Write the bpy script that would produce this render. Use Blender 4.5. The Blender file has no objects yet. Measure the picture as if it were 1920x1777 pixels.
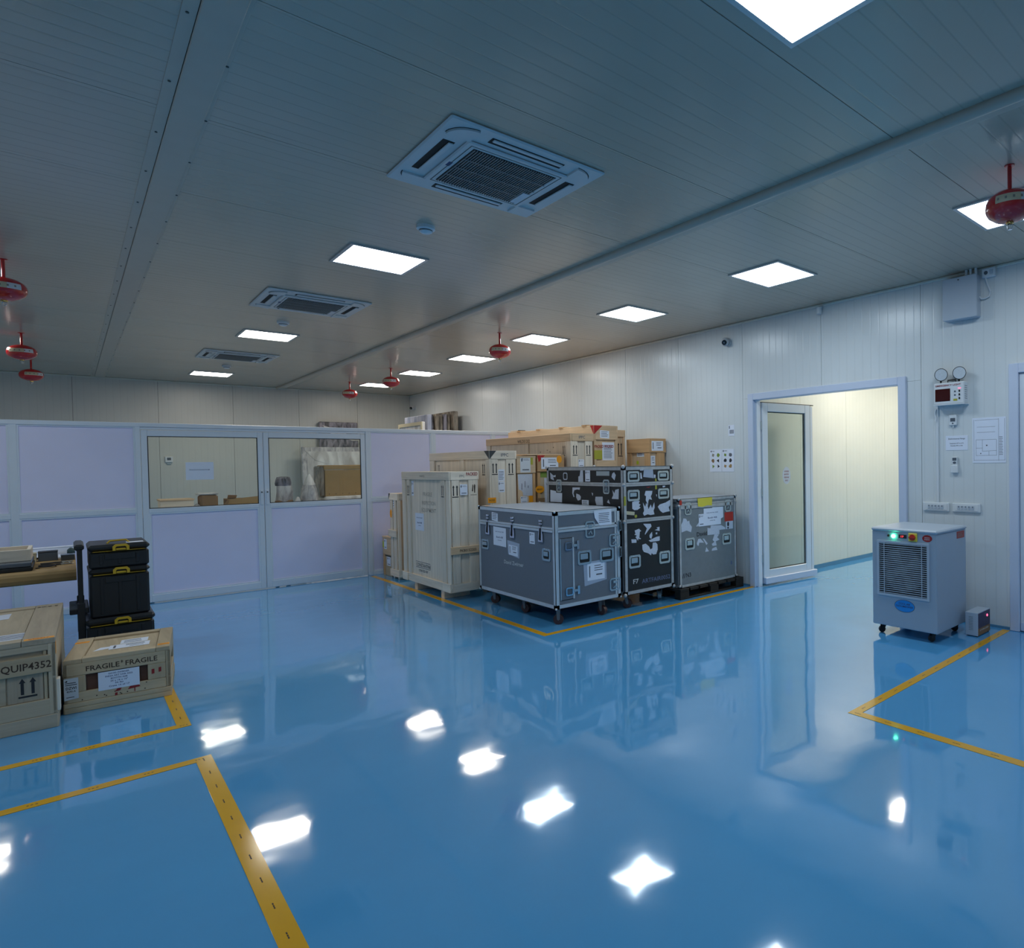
import bpy, math, random
from mathutils import Vector, Matrix
random.seed(7)
SC = bpy.context.scene
COL = SC.collection
R = math.radians

# ---------------------------------------------------------------- camera, light, exposure
def make_camera():
    cam = bpy.data.cameras.new('camera'); o = bpy.data.objects.new('camera', cam); COL.objects.link(o)
    cam.sensor_fit = 'HORIZONTAL'; cam.sensor_width = 36 * 1920 / 2666; cam.lens = 16
    cam.shift_x = -373 / 1920; cam.clip_start = .05; cam.clip_end = 100
    pan, pit, rol = R(45.52), R(1.1), R(-.882)
    fw = Vector((math.sin(pan) * math.cos(pit), math.cos(pan) * math.cos(pit), -math.sin(pit)))
    rt = Vector((math.cos(pan), -math.sin(pan), 0)); up = rt.cross(fw)
    r2 = rt * math.cos(rol) + up * math.sin(rol); u2 = -rt * math.sin(rol) + up * math.cos(rol)
    m = Matrix.Identity(4)
    for i in range(3):
        m[i][0] = r2[i]; m[i][1] = u2[i]; m[i][2] = -fw[i]
    m[2][3] = 1.6
    o.matrix_world = m
    SC.camera = o
make_camera()
W = bpy.data.worlds.new('world'); SC.world = W; W.use_nodes = True
W.node_tree.nodes['Background'].inputs[0].default_value = (.5, .6, .7, 1)
W.node_tree.nodes['Background'].inputs[1].default_value = .0
SC.view_settings.view_transform = 'Standard'; SC.view_settings.look = 'None'
SC.view_settings.gamma = 1; SC.view_settings.use_curve_mapping = False
SC.view_settings.exposure = EXPOSURE = 0.0
LIGHT_E = 19.0          # radiance of the ceiling panels
CORRIDOR_E = 47.0
SC.cycles.use_denoising = True
SC.cycles.use_adaptive_sampling = True; SC.cycles.adaptive_threshold = .06; SC.cycles.adaptive_min_samples = 20
SC.cycles.max_bounces = 8; SC.cycles.diffuse_bounces = 5; SC.cycles.glossy_bounces = 3
SC.cycles.transmission_bounces = 8; SC.cycles.transparent_max_bounces = 8
SC.cycles.sample_clamp_indirect = 6; SC.cycles.caustics_reflective = False; SC.cycles.caustics_refractive = False

# ---------------------------------------------------------------- materials
MATS = {}
def nt(name):
    m = bpy.data.materials.new(name); m.use_nodes = True
    t = m.node_tree; b = t.nodes['Principled BSDF']
    return m, t, b
def plain(name, col, rough=.5, metal=0, spec=.5, emit=None, es=0, var=0.0, nscale=8, bump=0, coat=0):
    """flat-coloured surface with a little procedural unevenness"""
    if name in MATS: return MATS[name]
    m, t, b = nt(name)
    b.inputs['Roughness'].default_value = rough; b.inputs['Metallic'].default_value = metal
    b.inputs['Specular IOR Level'].default_value = spec
    b.inputs['Coat Weight'].default_value = coat
    if emit:
        b.inputs['Emission Color'].default_value = (*emit, 1); b.inputs['Emission Strength'].default_value = es
    n = t.nodes.new('ShaderNodeTexNoise'); n.inputs['Scale'].default_value = nscale; n.inputs['Detail'].default_value = 2
    g = t.nodes.new('ShaderNodeNewGeometry'); t.links.new(g.outputs['Position'], n.inputs['Vector'])
    mx = t.nodes.new('ShaderNodeMix'); mx.data_type = 'RGBA'
    v = max(var, .02)
    mx.inputs[6].default_value = (*[c * (1 - v) for c in col], 1); mx.inputs[7].default_value = (*[min(1, c * (1 + v)) for c in col], 1)
    t.links.new(n.outputs['Fac'], mx.inputs[0]); t.links.new(mx.outputs[2], b.inputs['Base Color'])
    if bump:
        bp = t.nodes.new('ShaderNodeBump'); bp.inputs['Strength'].default_value = bump; bp.inputs['Distance'].default_value = .01
        t.links.new(n.outputs['Fac'], bp.inputs['Height']); t.links.new(bp.outputs[0], b.inputs['Normal'])
    MATS[name] = m; return m
def ribbed(name, col, axis, pitch=.1, rough=.35, wave=.15, depth=.22, dark=.92):
    """painted sheet metal with narrow pressed grooves across one axis"""
    m, t, b = nt(name); N = t.nodes; L = t.links
    b.inputs['Roughness'].default_value = rough; b.inputs['Specular IOR Level'].default_value = .5
    g = N.new('ShaderNodeNewGeometry'); s = N.new('ShaderNodeSeparateXYZ'); L.new(g.outputs['Position'], s.inputs[0])
    def mt(op, a, bb=None):
        q = N.new('ShaderNodeMath'); q.operation = op
        for i, x in enumerate((a, bb)):
            if x is None: continue
            if isinstance(x, (int, float)): q.inputs[i].default_value = x
            else: L.new(x, q.inputs[i])
        return q.outputs[0]
    f = mt('FRACT', mt('DIVIDE', s.outputs[axis], pitch))
    tri = mt('ABSOLUTE', mt('SUBTRACT', f, .5))            # 0 in the middle of a groove
    groove = mt('SMOOTH_MIN', mt('MULTIPLY', tri, 14), 1.0)
    no = N.new('ShaderNodeTexNoise'); no.inputs['Scale'].default_value = 1.3; no.inputs['Detail'].default_value = 3
    L.new(g.outputs['Position'], no.inputs['Vector'])
    h = mt('ADD', mt('MULTIPLY', groove, .22), mt('MULTIPLY', no.outputs['Fac'], wave))
    bp = N.new('ShaderNodeBump'); bp.inputs['Strength'].default_value = depth; bp.inputs['Distance'].default_value = .008
    L.new(h, bp.inputs['Height']); L.new(bp.outputs[0], b.inputs['Normal'])
    n2 = N.new('ShaderNodeTexNoise'); n2.inputs['Scale'].default_value = 2.2; n2.inputs['Detail'].default_value = 6
    L.new(g.outputs['Position'], n2.inputs['Vector'])
    mx = N.new('ShaderNodeMix'); mx.data_type = 'RGBA'; L.new(n2.outputs['Fac'], mx.inputs[0])
    mx.inputs[6].default_value = (*[c * .93 for c in col], 1); mx.inputs[7].default_value = (*[min(1, c * 1.05) for c in col], 1)
    mg = N.new('ShaderNodeMix'); mg.data_type = 'RGBA'; L.new(groove, mg.inputs[0])
    mg.inputs[6].default_value = (*[c * dark for c in col], 1); L.new(mx.outputs[2], mg.inputs[7])
    L.new(mg.outputs[2], b.inputs['Base Color'])
    MATS[name] = m; return m
def floor_material():
    m, t, b = nt('blue_epoxy'); N = t.nodes; L = t.links
    g = N.new('ShaderNodeNewGeometry')
    n = N.new('ShaderNodeTexNoise'); n.inputs['Scale'].default_value = .9; n.inputs['Detail'].default_value = 7; n.inputs['Roughness'].default_value = .6
    L.new(g.outputs['Position'], n.inputs['Vector'])
    mx = N.new('ShaderNodeMix'); mx.data_type = 'RGBA'; L.new(n.outputs['Fac'], mx.inputs[0])
    mx.inputs[6].default_value = (.082, .335, .655, 1); mx.inputs[7].default_value = (.106, .41, .765, 1)
    L.new(mx.outputs[2], b.inputs['Base Color'])
    b.inputs['Roughness'].default_value = .07; b.inputs['Specular IOR Level'].default_value = .5; b.inputs['Coat Weight'].default_value = .7; b.inputs['Coat Roughness'].default_value = .04
    n1 = N.new('ShaderNodeTexNoise'); n1.inputs['Scale'].default_value = 1.5; n1.inputs['Detail'].default_value = 2
    n2 = N.new('ShaderNodeTexNoise'); n2.inputs['Scale'].default_value = 6; n2.inputs['Detail'].default_value = 1.5
    L.new(g.outputs['Position'], n1.inputs['Vector']); L.new(g.outputs['Position'], n2.inputs['Vector'])
    a = N.new('ShaderNodeMath'); a.operation = 'MULTIPLY_ADD'; L.new(n2.outputs['Fac'], a.inputs[0]); a.inputs[1].default_value = .05; L.new(n1.outputs['Fac'], a.inputs[2])
    bp = N.new('ShaderNodeBump'); bp.inputs['Strength'].default_value = .24; bp.inputs['Distance'].default_value = .02
    L.new(a.outputs[0], bp.inputs['Height']); L.new(bp.outputs[0], b.inputs['Normal']); L.new(bp.outputs[0], b.inputs['Coat Normal'])
    MATS['blue_epoxy'] = m; return m
WOOD = {'pine': (.83, .72, .59), 'tan': (.70, .50, .32), 'orange': (.60, .36, .18), 'old': (.54, .42, .275), 'ply': (.53, .43, .305), 'red': (.14, .065, .045), 'dark': (.018, .016, .014), 'grey': (.48, .39, .285)}
def wood(tone, axis='z'):
    key = 'wood_%s_%s' % (tone, axis)
    if key in MATS: return MATS[key]
    col = WOOD[tone]
    m, t, b = nt(key); N = t.nodes; L = t.links
    b.inputs['Roughness'].default_value = .65; b.inputs['Specular IOR Level'].default_value = .25
    g = N.new('ShaderNodeNewGeometry'); mp = N.new('ShaderNodeMapping'); L.new(g.outputs['Position'], mp.inputs[0])
    sc = {'x': (1.2, 22, 22), 'y': (22, 1.2, 22), 'z': (22, 22, 1.2)}[axis]
    mp.inputs['Scale'].default_value = sc
    oi = N.new('ShaderNodeObjectInfo')
    vv = N.new('ShaderNodeCombineXYZ')
    ml = N.new('ShaderNodeMath'); ml.operation = 'MULTIPLY'; ml.inputs[1].default_value = 60; L.new(oi.outputs['Random'], ml.inputs[0])
    for i in range(3): L.new(ml.outputs[0], vv.inputs[i])
    L.new(vv.outputs[0], mp.inputs['Location'])
    n = N.new('ShaderNodeTexNoise'); n.inputs['Scale'].default_value = 1; n.inputs['Detail'].default_value = 8; n.inputs['Roughness'].default_value = .62; n.inputs['Distortion'].default_value = .6
    L.new(mp.outputs[0], n.inputs['Vector'])
    cr = N.new('ShaderNodeValToRGB'); L.new(n.outputs['Fac'], cr.inputs[0])
    cr.color_ramp.elements[0].position = .3; cr.color_ramp.elements[0].color = (*[c * .82 for c in col], 1)
    cr.color_ramp.elements[1].position = .72; cr.color_ramp.elements[1].color = (*[min(1, c * 1.12) for c in col], 1)
    hs = N.new('ShaderNodeHueSaturation'); L.new(cr.outputs[0], hs.inputs['Color'])
    mr = N.new('ShaderNodeMapRange'); mr.inputs['To Min'].default_value = .86; mr.inputs['To Max'].default_value = 1.12; L.new(oi.outputs['Random'], mr.inputs[0]); L.new(mr.outputs[0], hs.inputs['Value'])
    L.new(hs.outputs[0], b.inputs['Base Color'])
    bp = N.new('ShaderNodeBump'); bp.inputs['Strength'].default_value = .12; bp.inputs['Distance'].default_value = .004
    L.new(n.outputs['Fac'], bp.inputs['Height']); L.new(bp.outputs[0], b.inputs['Normal'])
    MATS[key] = m; return m
def glass(name, tint=(.95, .98, .96), refl=.04):
    m, t, b = nt(name); N = t.nodes; L = t.links
    N.remove(b)
    tr = N.new('ShaderNodeBsdfTransparent'); tr.inputs[0].default_value = (*tint, 1)
    gl = N.new('ShaderNodeBsdfGlossy'); gl.inputs['Roughness'].default_value = .02
    lw = N.new('ShaderNodeLayerWeight'); lw.inputs[0].default_value = .5
    pw = N.new('ShaderNodeMath'); pw.operation = 'POWER'; L.new(lw.outputs['Facing'], pw.inputs[0]); pw.inputs[1].default_value = 5
    fr = N.new('ShaderNodeMath'); fr.operation = 'MULTIPLY_ADD'; L.new(pw.outputs[0], fr.inputs[0]); fr.inputs[1].default_value = .9; fr.inputs[2].default_value = refl
    mx = N.new('ShaderNodeMixShader'); L.new(fr.outputs[0], mx.inputs[0]); L.new(tr.outputs[0], mx.inputs[1]); L.new(gl.outputs[0], mx.inputs[2])
    L.new(mx.outputs[0], N['Material Output'].inputs[0])
    MATS[name] = m; return m
def wrap_material(name, c0, c1, scale=9, rough=.25, bump=.6):
    """crinkled plastic film over something: streaky, glossy"""
    m, t, b = nt(name); N = t.nodes; L = t.links
    g = N.new('ShaderNodeNewGeometry'); mp = N.new('ShaderNodeMapping'); L.new(g.outputs['Position'], mp.inputs[0]); mp.inputs['Scale'].default_value = (1, 1, .35); mp.inputs['Rotation'].default_value = (.5, .3, .6)
    n = N.new('ShaderNodeTexNoise'); n.inputs['Scale'].default_value = scale; n.inputs['Detail'].default_value = 6; n.inputs['Distortion'].default_value = 1.2
    L.new(mp.outputs[0], n.inputs['Vector'])
    cr = N.new('ShaderNodeValToRGB'); L.new(n.outputs['Fac'], cr.inputs[0])
    cr.color_ramp.elements[0].position = .38; cr.color_ramp.elements[0].color = (*c0, 1); cr.color_ramp.elements[1].position = .62; cr.color_ramp.elements[1].color = (*c1, 1)
    L.new(cr.outputs[0], b.inputs['Base Color']); b.inputs['Roughness'].default_value = rough
    bp = N.new('ShaderNodeBump'); bp.inputs['Strength'].default_value = bump; bp.inputs['Distance'].default_value = .02
    L.new(n.outputs['Fac'], bp.inputs['Height']); L.new(bp.outputs[0], b.inputs['Normal'])
    MATS[name] = m; return m
floor_material()
ribbed('wall_cream', (.72, .75, .76), 1, rough=.27, depth=.4)          # right wall: grooves repeat along y
ribbed('wall_cream_x', (.64, .64, .60), 0)        # back wall: grooves repeat along x
ribbed('ceiling_sheet', (.575, .485, .385), 1, rough=.2, wave=.3, depth=.3, dark=.84)
ribbed('corridor_cream', (.80, .78, .68), 0, rough=.4)
plain('joint_dark', (.10, .10, .09), .8)
plain('cream_plain', (.70, .70, .63), .4)
plain('flashing', (.56, .48, .39), .35, var=.05)
plain('skirting_blue', (.10, .26, .40), .3)
plain('tape_yellow', (.78, .40, .012), .12, spec=.6, var=.05)
plain('upvc_white', (.62, .68, .82), .3)
plain('upvc_cool', (.76, .80, .86), .25)
plain('partition_alu', (.74, .79, .86), .35, metal=0, spec=.6)
plain('partition_panel', (.80, .77, .97), .55, var=.04, nscale=3)
plain('rubber_black', (.012, .013, .015), .5)
plain('black_plastic', (.012, .014, .017), .42, var=.1)
plain('yellow_plastic', (.60, .38, .02), .4)
plain('panel_emit', (.9, .93, 1), .5, emit=(.80, .92, 1.0), es=LIGHT_E)
plain('warm_emit', (.95, .93, .9), .5, emit=(1.0, .93, .82), es=LIGHT_E)
plain('corridor_emit', (.9, .93, 1), .5, emit=(1.0, .97, .88), es=CORRIDOR_E)
plain('frame_alu', (.55, .58, .60), .35, metal=.6)
plain('ac_white', (.64, .66, .66), .4)
plain('dark_void', (.01, .011, .012), .7)
plain('slat_grey', (.24, .26, .27), .45)
plain('white_plastic', (.72, .75, .78), .35)
plain('red_paint', (.55, .016, .018), .18, coat=.6)
plain('label_cream', (.62, .55, .38), .4); plain('label_white', (.68, .70, .74), .5)
plain('label_blue', (.12, .25, .45), .4)
plain('brass', (.62, .45, .16), .25, metal=1); plain('chrome', (.75, .77, .8), .12, metal=1)
plain('bulb_glass', (.8, .82, .8), .08)
plain('alu_trim', (.64, .68, .72), .3, metal=.35, var=.1, nscale=14)
plain('alu_worn', (.50, .50, .51), .38, metal=.35, var=.3, nscale=18)
plain('steel_hw', (.42, .52, .58), .25, metal=.5)
plain('hw_pale', (.50, .56, .58), .3, metal=.5)
plain('laminate_grey', (.16, .18, .215), .5, var=.05, nscale=40)
plain('laminate_black', (.012, .013, .016), .45, var=.2, nscale=30)
plain('laminate_silver', (.21, .23, .245), .45, var=.1, nscale=20)
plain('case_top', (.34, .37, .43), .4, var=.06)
plain('paper', (.80, .84, .95), .6); plain('paper_torn', (.62, .65, .74), .7, var=.12, nscale=60); plain('sleeve', (.42, .47, .58), .25)
plain('ink', (.02, .02, .025), .7); plain('ink_blue', (.05, .08, .2), .7); plain('ink_brown', (.06, .035, .022), .8); plain('ink_red', (.30, .02, .02), .7); plain('ink_faint', (.26, .24, .21), .8); plain('ink_grey', (.12, .13, .16), .8)
plain('ink_white', (.6, .62, .64), .6); plain('stencil_blue', (.13, .16, .27), .6)
plain('tag_orange', (.95, .36, .01), .55); plain('tag_lime', (.55, .62, .03), .6); plain('tag_olive', (.42, .40, .04), .6); plain('tag_red', (.55, .03, .015), .5); plain('tag_yellow', (.80, .66, .06), .4); plain('tri_red', (.45, .015, .015), .6); plain('tri_dark', (.05, .055, .06), .6); plain('tag_green', (.20, .30, .05), .6)
plain('fork_steel', (.20, .22, .24), .35, metal=.6)
plain('caster_rubber', (.07, .03, .028), .45)
plain('pallet_black', (.014, .013, .012), .7)
plain('unit_grey', (.38, .45, .54), .38, var=.02); plain('unit_top', (.48, .54, .62), .4)
plain('fan_grey', (.06, .065, .07), .5)
plain('led_green', (.1, .9, .4), .3, emit=(.1, 1, .45), es=14); plain('led_red', (.9, .1, .1), .3, emit=(1, .04, .05), es=3); plain('led_pink', (.9, .2, .3), .3, emit=(1, .12, .25), es=2)
plain('oval_blue', (.02, .28, .75), .3); plain('oval_red', (.38, .02, .02), .35)
plain('purple_print', (.03, .03, .085), .35, var=.5, nscale=20)
plain('lamp_lens', (.78, .82, .86), .12, metal=.15, var=.15, nscale=90); plain('dark_red_lens', (.05, .004, .004), .15)
plain('screen_grey', (.10, .12, .15), .2)
plain('cardboard', (.40, .25, .10), .7, var=.08); plain('cardboard_dark', (.26, .15, .07), .7, var=.1)
plain('foil', (.6, .6, .62), .2, metal=.4)
plain('camera_white', (.55, .58, .62), .35); plain('lens_black', (.006, .006, .008), .1)
wrap_material('bubble_wrap', (.32, .31, .33), (.62, .60, .60)); wrap_material('grey_wrap', (.06, .06, .07), (.30, .28, .33)); wrap_material('white_wrap', (.45, .43, .42), (.78, .77, .76), 4, .3, .25); wrap_material('brown_wrap', (.10, .085, .07), (.34, .29, .23), 7); wrap_material('blue_wrap', (.20, .24, .34), (.42, .44, .54), 5)
wrap_material('blanket', (.012, .03, .035), (.03, .08, .085), 12, .8, .5)
glass('clear_glass'); glass('door_glass', (.86, .90, .89), .10)
MT = MATS

# ---------------------------------------------------------------- mesh builder
OFF = {}          # object name -> world offset of its thing
class Frame:
    """a flat face in space: pt(u, v, n)"""
    def __init__(s, o, u, v, n): s.o = Vector(o); s.u = Vector(u); s.v = Vector(v); s.n = Vector(n)
    def pt(s, u, v, n=0): return s.o + s.u * u + s.v * v + s.n * n
    def left(s): return s.u.cross(s.v).dot(s.n) < 0
def fX(x, y1): return Frame((x, y1, 0), (0, -1, 0), (0, 0, 1), (-1, 0, 0))       # seen from -x; u from the left, v = height
def fY(y, x0): return Frame((x0, y, 0), (1, 0, 0), (0, 0, 1), (0, -1, 0))       # seen from -y
def fXp(x, y0): return Frame((x, y0, 0), (0, 1, 0), (0, 0, 1), (1, 0, 0))       # seen from +x
def fTop(z, x0, y0): return Frame((x0, y0, z), (1, 0, 0), (0, 1, 0), (0, 0, 1))
def fDown(z, x0, y0): return Frame((x0, y0, z), (1, 0, 0), (0, -1, 0), (0, 0, -1))
class MB:
    def __init__(s): s.V = []; s.F = []; s.smooth = False
    def add(s, vs, fs):
        b = len(s.V); s.V += [Vector(v) for v in vs]; s.F += [tuple(i + b for i in f) for f in fs]; return s
    def box(s, x0, x1, y0, y1, z0, z1, c=0):
        if c <= 0:
            return s.add([(x0, y0, z0), (x1, y0, z0), (x1, y1, z0), (x0, y1, z0), (x0, y0, z1), (x1, y0, z1), (x1, y1, z1), (x0, y1, z1)],
                  [(0, 3, 2, 1), (4, 5, 6, 7), (0, 1, 5, 4), (1, 2, 6, 5), (2, 3, 7, 6), (3, 0, 4, 7)])
        c = min(c, (x1 - x0) * .45, (y1 - y0) * .45, (z1 - z0) * .45)
        X = (x0, x1); Y = (y0, y1); Z = (z0, z1); vs = []; idx = {}
        for i in (0, 1):
            for j in (0, 1):
                for k in (0, 1):
                    sx = c if i == 0 else -c; sy = c if j == 0 else -c; sz = c if k == 0 else -c
                    for a, p in (('x', (X[i], Y[j] + sy, Z[k] + sz)), ('y', (X[i] + sx, Y[j], Z[k] + sz)), ('z', (X[i] + sx, Y[j] + sy, Z[k]))):
                        idx[i, j, k, a] = len(vs); vs.append(p)
        fs = []
        for i in (0, 1):
            q = [idx[i, 0, 0, 'x'], idx[i, 1, 0, 'x'], idx[i, 1, 1, 'x'], idx[i, 0, 1, 'x']]; fs.append(q if i else q[::-1])
            q = [idx[0, i, 0, 'y'], idx[1, i, 0, 'y'], idx[1, i, 1, 'y'], idx[0, i, 1, 'y']]; fs.append(q[::-1] if i else q)
            q = [idx[0, 0, i, 'z'], idx[1, 0, i, 'z'], idx[1, 1, i, 'z'], idx[0, 1, i, 'z']]; fs.append(q if i else q[::-1])
        for i in (0, 1):
            for j in (0, 1):
                q = [idx[i, j, 0, 'x'], idx[i, j, 1, 'x'], idx[i, j, 1, 'y'], idx[i, j, 0, 'y']]; fs.append(q[::-1] if i == j else q)
                q = [idx[i, 0, j, 'x'], idx[i, 1, j, 'x'], idx[i, 1, j, 'z'], idx[i, 0, j, 'z']]; fs.append(q if i == j else q[::-1])
                q = [idx[0, i, j, 'y'], idx[1, i, j, 'y'], idx[1, i, j, 'z'], idx[0, i, j, 'z']]; fs.append(q[::-1] if i == j else q)
        for i in (0, 1):
            for j in (0, 1):
                for k in (0, 1):
                    q = [idx[i, j, k, 'x'], idx[i, j, k, 'y'], idx[i, j, k, 'z']]; fs.append(q if (i + j + k) % 2 else q[::-1])
        return s.add(vs, fs)
    def fbox(s, fr, u0, u1, v0, v1, n0, n1, c=0):
        t = MB().box(u0, u1, v0, v1, n0, n1, c)
        fl = fr.left()
        return s.add([fr.pt(*v) for v in t.V], [f[::-1] if fl else f for f in t.F])
    def fpoly(s, fr, pts, n0, n1):
        k = len(pts); a = sum(pts[i][0] * pts[(i + 1) % k][1] - pts[(i + 1) % k][0] * pts[i][1] for i in range(k))
        if a < 0: pts = pts[::-1]
        vs = [fr.pt(u, v, n0) for u, v in pts] + [fr.pt(u, v, n1) for u, v in pts]
        fs = [tuple(range(k - 1, -1, -1)), tuple(range(k, 2 * k))] + [(i, (i + 1) % k, k + (i + 1) % k, k + i) for i in range(k)]
        if fr.left(): fs = [f[::-1] for f in fs]
        return s.add(vs, fs)
    def fring(s, fr, u0, u1, v0, v1, w, n0, n1, ch=0.0):
        """a rectangular ring (frame) with optional cut corners"""
        def rect(a, b, c_, d, h): return [(a + h, c_), (b - h, c_), (b, c_ + h), (b, d - h), (b - h, d), (a + h, d), (a, d - h), (a, c_ + h)] if h > 0 else [(a, c_), (b, c_), (b, d), (a, d)]
        o = rect(u0, u1, v0, v1, ch); i = rect(u0 + w, u1 - w, v0 + w, v1 - w, ch * .6); k = len(o)
        vs = [fr.pt(*p, n0) for p in o] + [fr.pt(*p, n0) for p in i] + [fr.pt(*p, n1) for p in o] + [fr.pt(*p, n1) for p in i]
        fs = []
        for a in range(k):
            b = (a + 1) % k
            fs += [(2 * k + a, 2 * k + b, 3 * k + b, 3 * k + a), (a, k + a, k + b, b), (a, b, 2 * k + b, 2 * k + a), (k + a, 3 * k + a, 3 * k + b, k + b)]
        if fr.left(): fs = [f[::-1] for f in fs]
        return s.add(vs, fs)
    def disc(s, fr, u, v, ru, n0, n1, rv=None, k=20):
        rv = rv or ru
        return s.fpoly(fr, [(u + ru * math.cos(2 * math.pi * i / k), v + rv * math.sin(2 * math.pi * i / k)) for i in range(k)], n0, n1)
    def cyl(s, p0, p1, r, k=12, r1=None):
        p0 = Vector(p0); p1 = Vector(p1); r1 = r if r1 is None else r1
        d = (p1 - p0).normalized(); a = d.orthogonal().normalized(); b = d.cross(a)
        vs = []
        for p, q in ((p0, r), (p1, r1)):
            vs += [p + (a * math.cos(2 * math.pi * i / k) + b * math.sin(2 * math.pi * i / k)) * q for i in range(k)]
        fs = [(i, (i + 1) % k, k + (i + 1) % k, k + i) for i in range(k)] + [tuple(range(k - 1, -1, -1)), tuple(range(k, 2 * k))]
        return s.add(vs, fs)
    def tube(s, pts, r, k=8):
        pts = [Vector(p) for p in pts]; n = len(pts); vs = []; fs = []
        up = Vector((.3, .2, 1)).normalized()
        for i, p in enumerate(pts):
            d = (pts[min(i + 1, n - 1)] - pts[max(i - 1, 0)]).normalized(); a = d.cross(up)
            if a.length < 1e-4: a = d.orthogonal()
            a.normalize(); b = d.cross(a)
            vs += [p + (a * math.cos(2 * math.pi * j / k) + b * math.sin(2 * math.pi * j / k)) * r for j in range(k)]
        for i in range(n - 1):
            fs += [(i * k + j, i * k + (j + 1) % k, (i + 1) * k + (j + 1) % k, (i + 1) * k + j) for j in range(k)]
        fs += [tuple(range(k)), tuple(range((n - 1) * k, n * k))[::-1]]
        return s.add(vs, fs)
    def lathe(s, prof, k=24, a0=0, a1=360, c=(0, 0, 0)):
        """profile [(r, z)] turned about z"""
        full = abs(a1 - a0 - 360) < 1e-6; m = k if full else k + 1; vs = []; fs = []
        for r, z in prof:
            vs += [(c[0] + r * math.cos(R(a0 + (a1 - a0) * j / k)), c[1] + r * math.sin(R(a0 + (a1 - a0) * j / k)), c[2] + z) for j in range(m)]
        for i in range(len(prof) - 1):
            for j in range(k):
                j2 = (j + 1) % m
                fs.append((i * m + j, i * m + j2, (i + 1) * m + j2, (i + 1) * m + j))
        return s.add(vs, fs)
    def text(s, fr, body, u, v, h, w=None, n=.001, align='CENTER', bold=.014):
        """flat lettering, h = cap height; centred on (u, v) or starting there"""
        cu = bpy.data.curves.new('lettering', 'FONT'); cu.body = body; cu.size = 1; cu.resolution_u = 2; cu.fill_mode = 'FRONT'; cu.offset = bold
        ob = bpy.data.objects.new('lettering', cu); me = ob.to_mesh()
        vs = [tuple(x.co) for x in me.vertices]; fs = [tuple(p.vertices) for p in me.polygons]
        ob.to_mesh_clear(); bpy.data.objects.remove(ob); bpy.data.curves.remove(cu)
        if not vs: return s
        x0 = min(p[0] for p in vs); x1 = max(p[0] for p in vs); cap = .72
        sy = h / cap; sx = sy if w is None else w / max(1e-6, (x1 - x0))
        cx = (x0 + x1) / 2 if align == 'CENTER' else x0
        fl = fr.left()
        return s.add([fr.pt(u + (p[0] - cx) * sx, v + (p[1] - cap / 2) * sy, n) for p in vs], [f[::-1] if fl else f for f in fs])
    def lines(s, fr, u0, u1, v1, v0, k, n=.001, ragged=.25, t=.35):
        """illegible print: k thin bars between v1 (top) and v0"""
        st = (v1 - v0) / k
        for i in range(k):
            vv = v1 - st * (i + .5); e = u1 - (u1 - u0) * ragged * random.random()
            s.fpoly(fr, [(u0, vv - st * t / 2), (e, vv - st * t / 2), (e, vv + st * t / 2), (u0, vv + st * t / 2)], n - .0004, n)
        return s
    def build(s, name, mat, parent=None, smooth=False):
        off = OFF.get(parent.name, Vector((0, 0, 0))) if parent else Vector((0, 0, 0))
        me = bpy.data.meshes.new(name); me.from_pydata([v - off for v in s.V], [], s.F); me.update()
        if smooth:
            me.polygons.foreach_set('use_smooth', [True] * len(me.polygons))
            try: me.set_sharp_from_angle(angle=R(40))
            except Exception: pass
        me.materials.append(MT[mat] if isinstance(mat, str) else mat)
        o = bpy.data.objects.new(name, me); COL.objects.link(o)
        if parent: o.parent = parent; OFF[o.name] = off
        return o
def tag(o, label=None, cat=None, group=None, kind=None):
    if label: o['label'] = label
    if cat: o['category'] = cat
    if group: o['group'] = group
    if kind: o['kind'] = kind
    return o
def thing(name, label, cat, loc=(0, 0, 0), rz=0, group=None, kind=None, local=False):
    """Empty at a thing's base; parts are given in room coordinates unless local"""
    o = bpy.data.objects.new(name, None); COL.objects.link(o); o.location = loc; o.rotation_euler = (0, 0, rz); o.empty_display_size = .1
    OFF[o.name] = Vector((0, 0, 0)) if local else Vector(loc)
    return tag(o, label, cat, group, kind)
def dup(root, loc, label=None, rz=None):
    def cp(o, par):
        c = o.copy(); COL.objects.link(c); c.parent = par
        for ch in o.children: cp(ch, c)
        return c
    r = cp(root, None); r.location = loc
    if rz is not None: r.rotation_euler = (0, 0, rz)
    if label: r['label'] = label
    return r
def bx(name, mat, par, x0, x1, y0, y1, z0, z1, c=0): return MB().box(x0, x1, y0, y1, z0, z1, c).build(name, mat, par)
def fb(name, mat, par, fr, u0, u1, v0, v1, n0, n1, c=0): return MB().fbox(fr, u0, u1, v0, v1, n0, n1, c).build(name, mat, par)

# ---------------------------------------------------------------- the setting
XW, YB, YP, ZC = 6.106, 16.64, 10.116, 3.39        # right wall, back wall, partition front, ceiling
XL, YF = -2.7, -6.0                                # left wall and wall behind the camera
def struct(name, label, mb, mat): return tag(mb.build(name, mat), label, None, None, 'structure')
struct('floor', 'glossy blue epoxy floor', MB().box(XL - .1, XW + .08, YF - .1, YB + .1, -.1, 0), 'blue_epoxy')
struct('floor_corridor', 'glossy blue epoxy floor of the bright room behind the doorway', MB().box(XW + .08, 11.6, 1.2, 5.6, -.1, 0), 'blue_epoxy')
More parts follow.
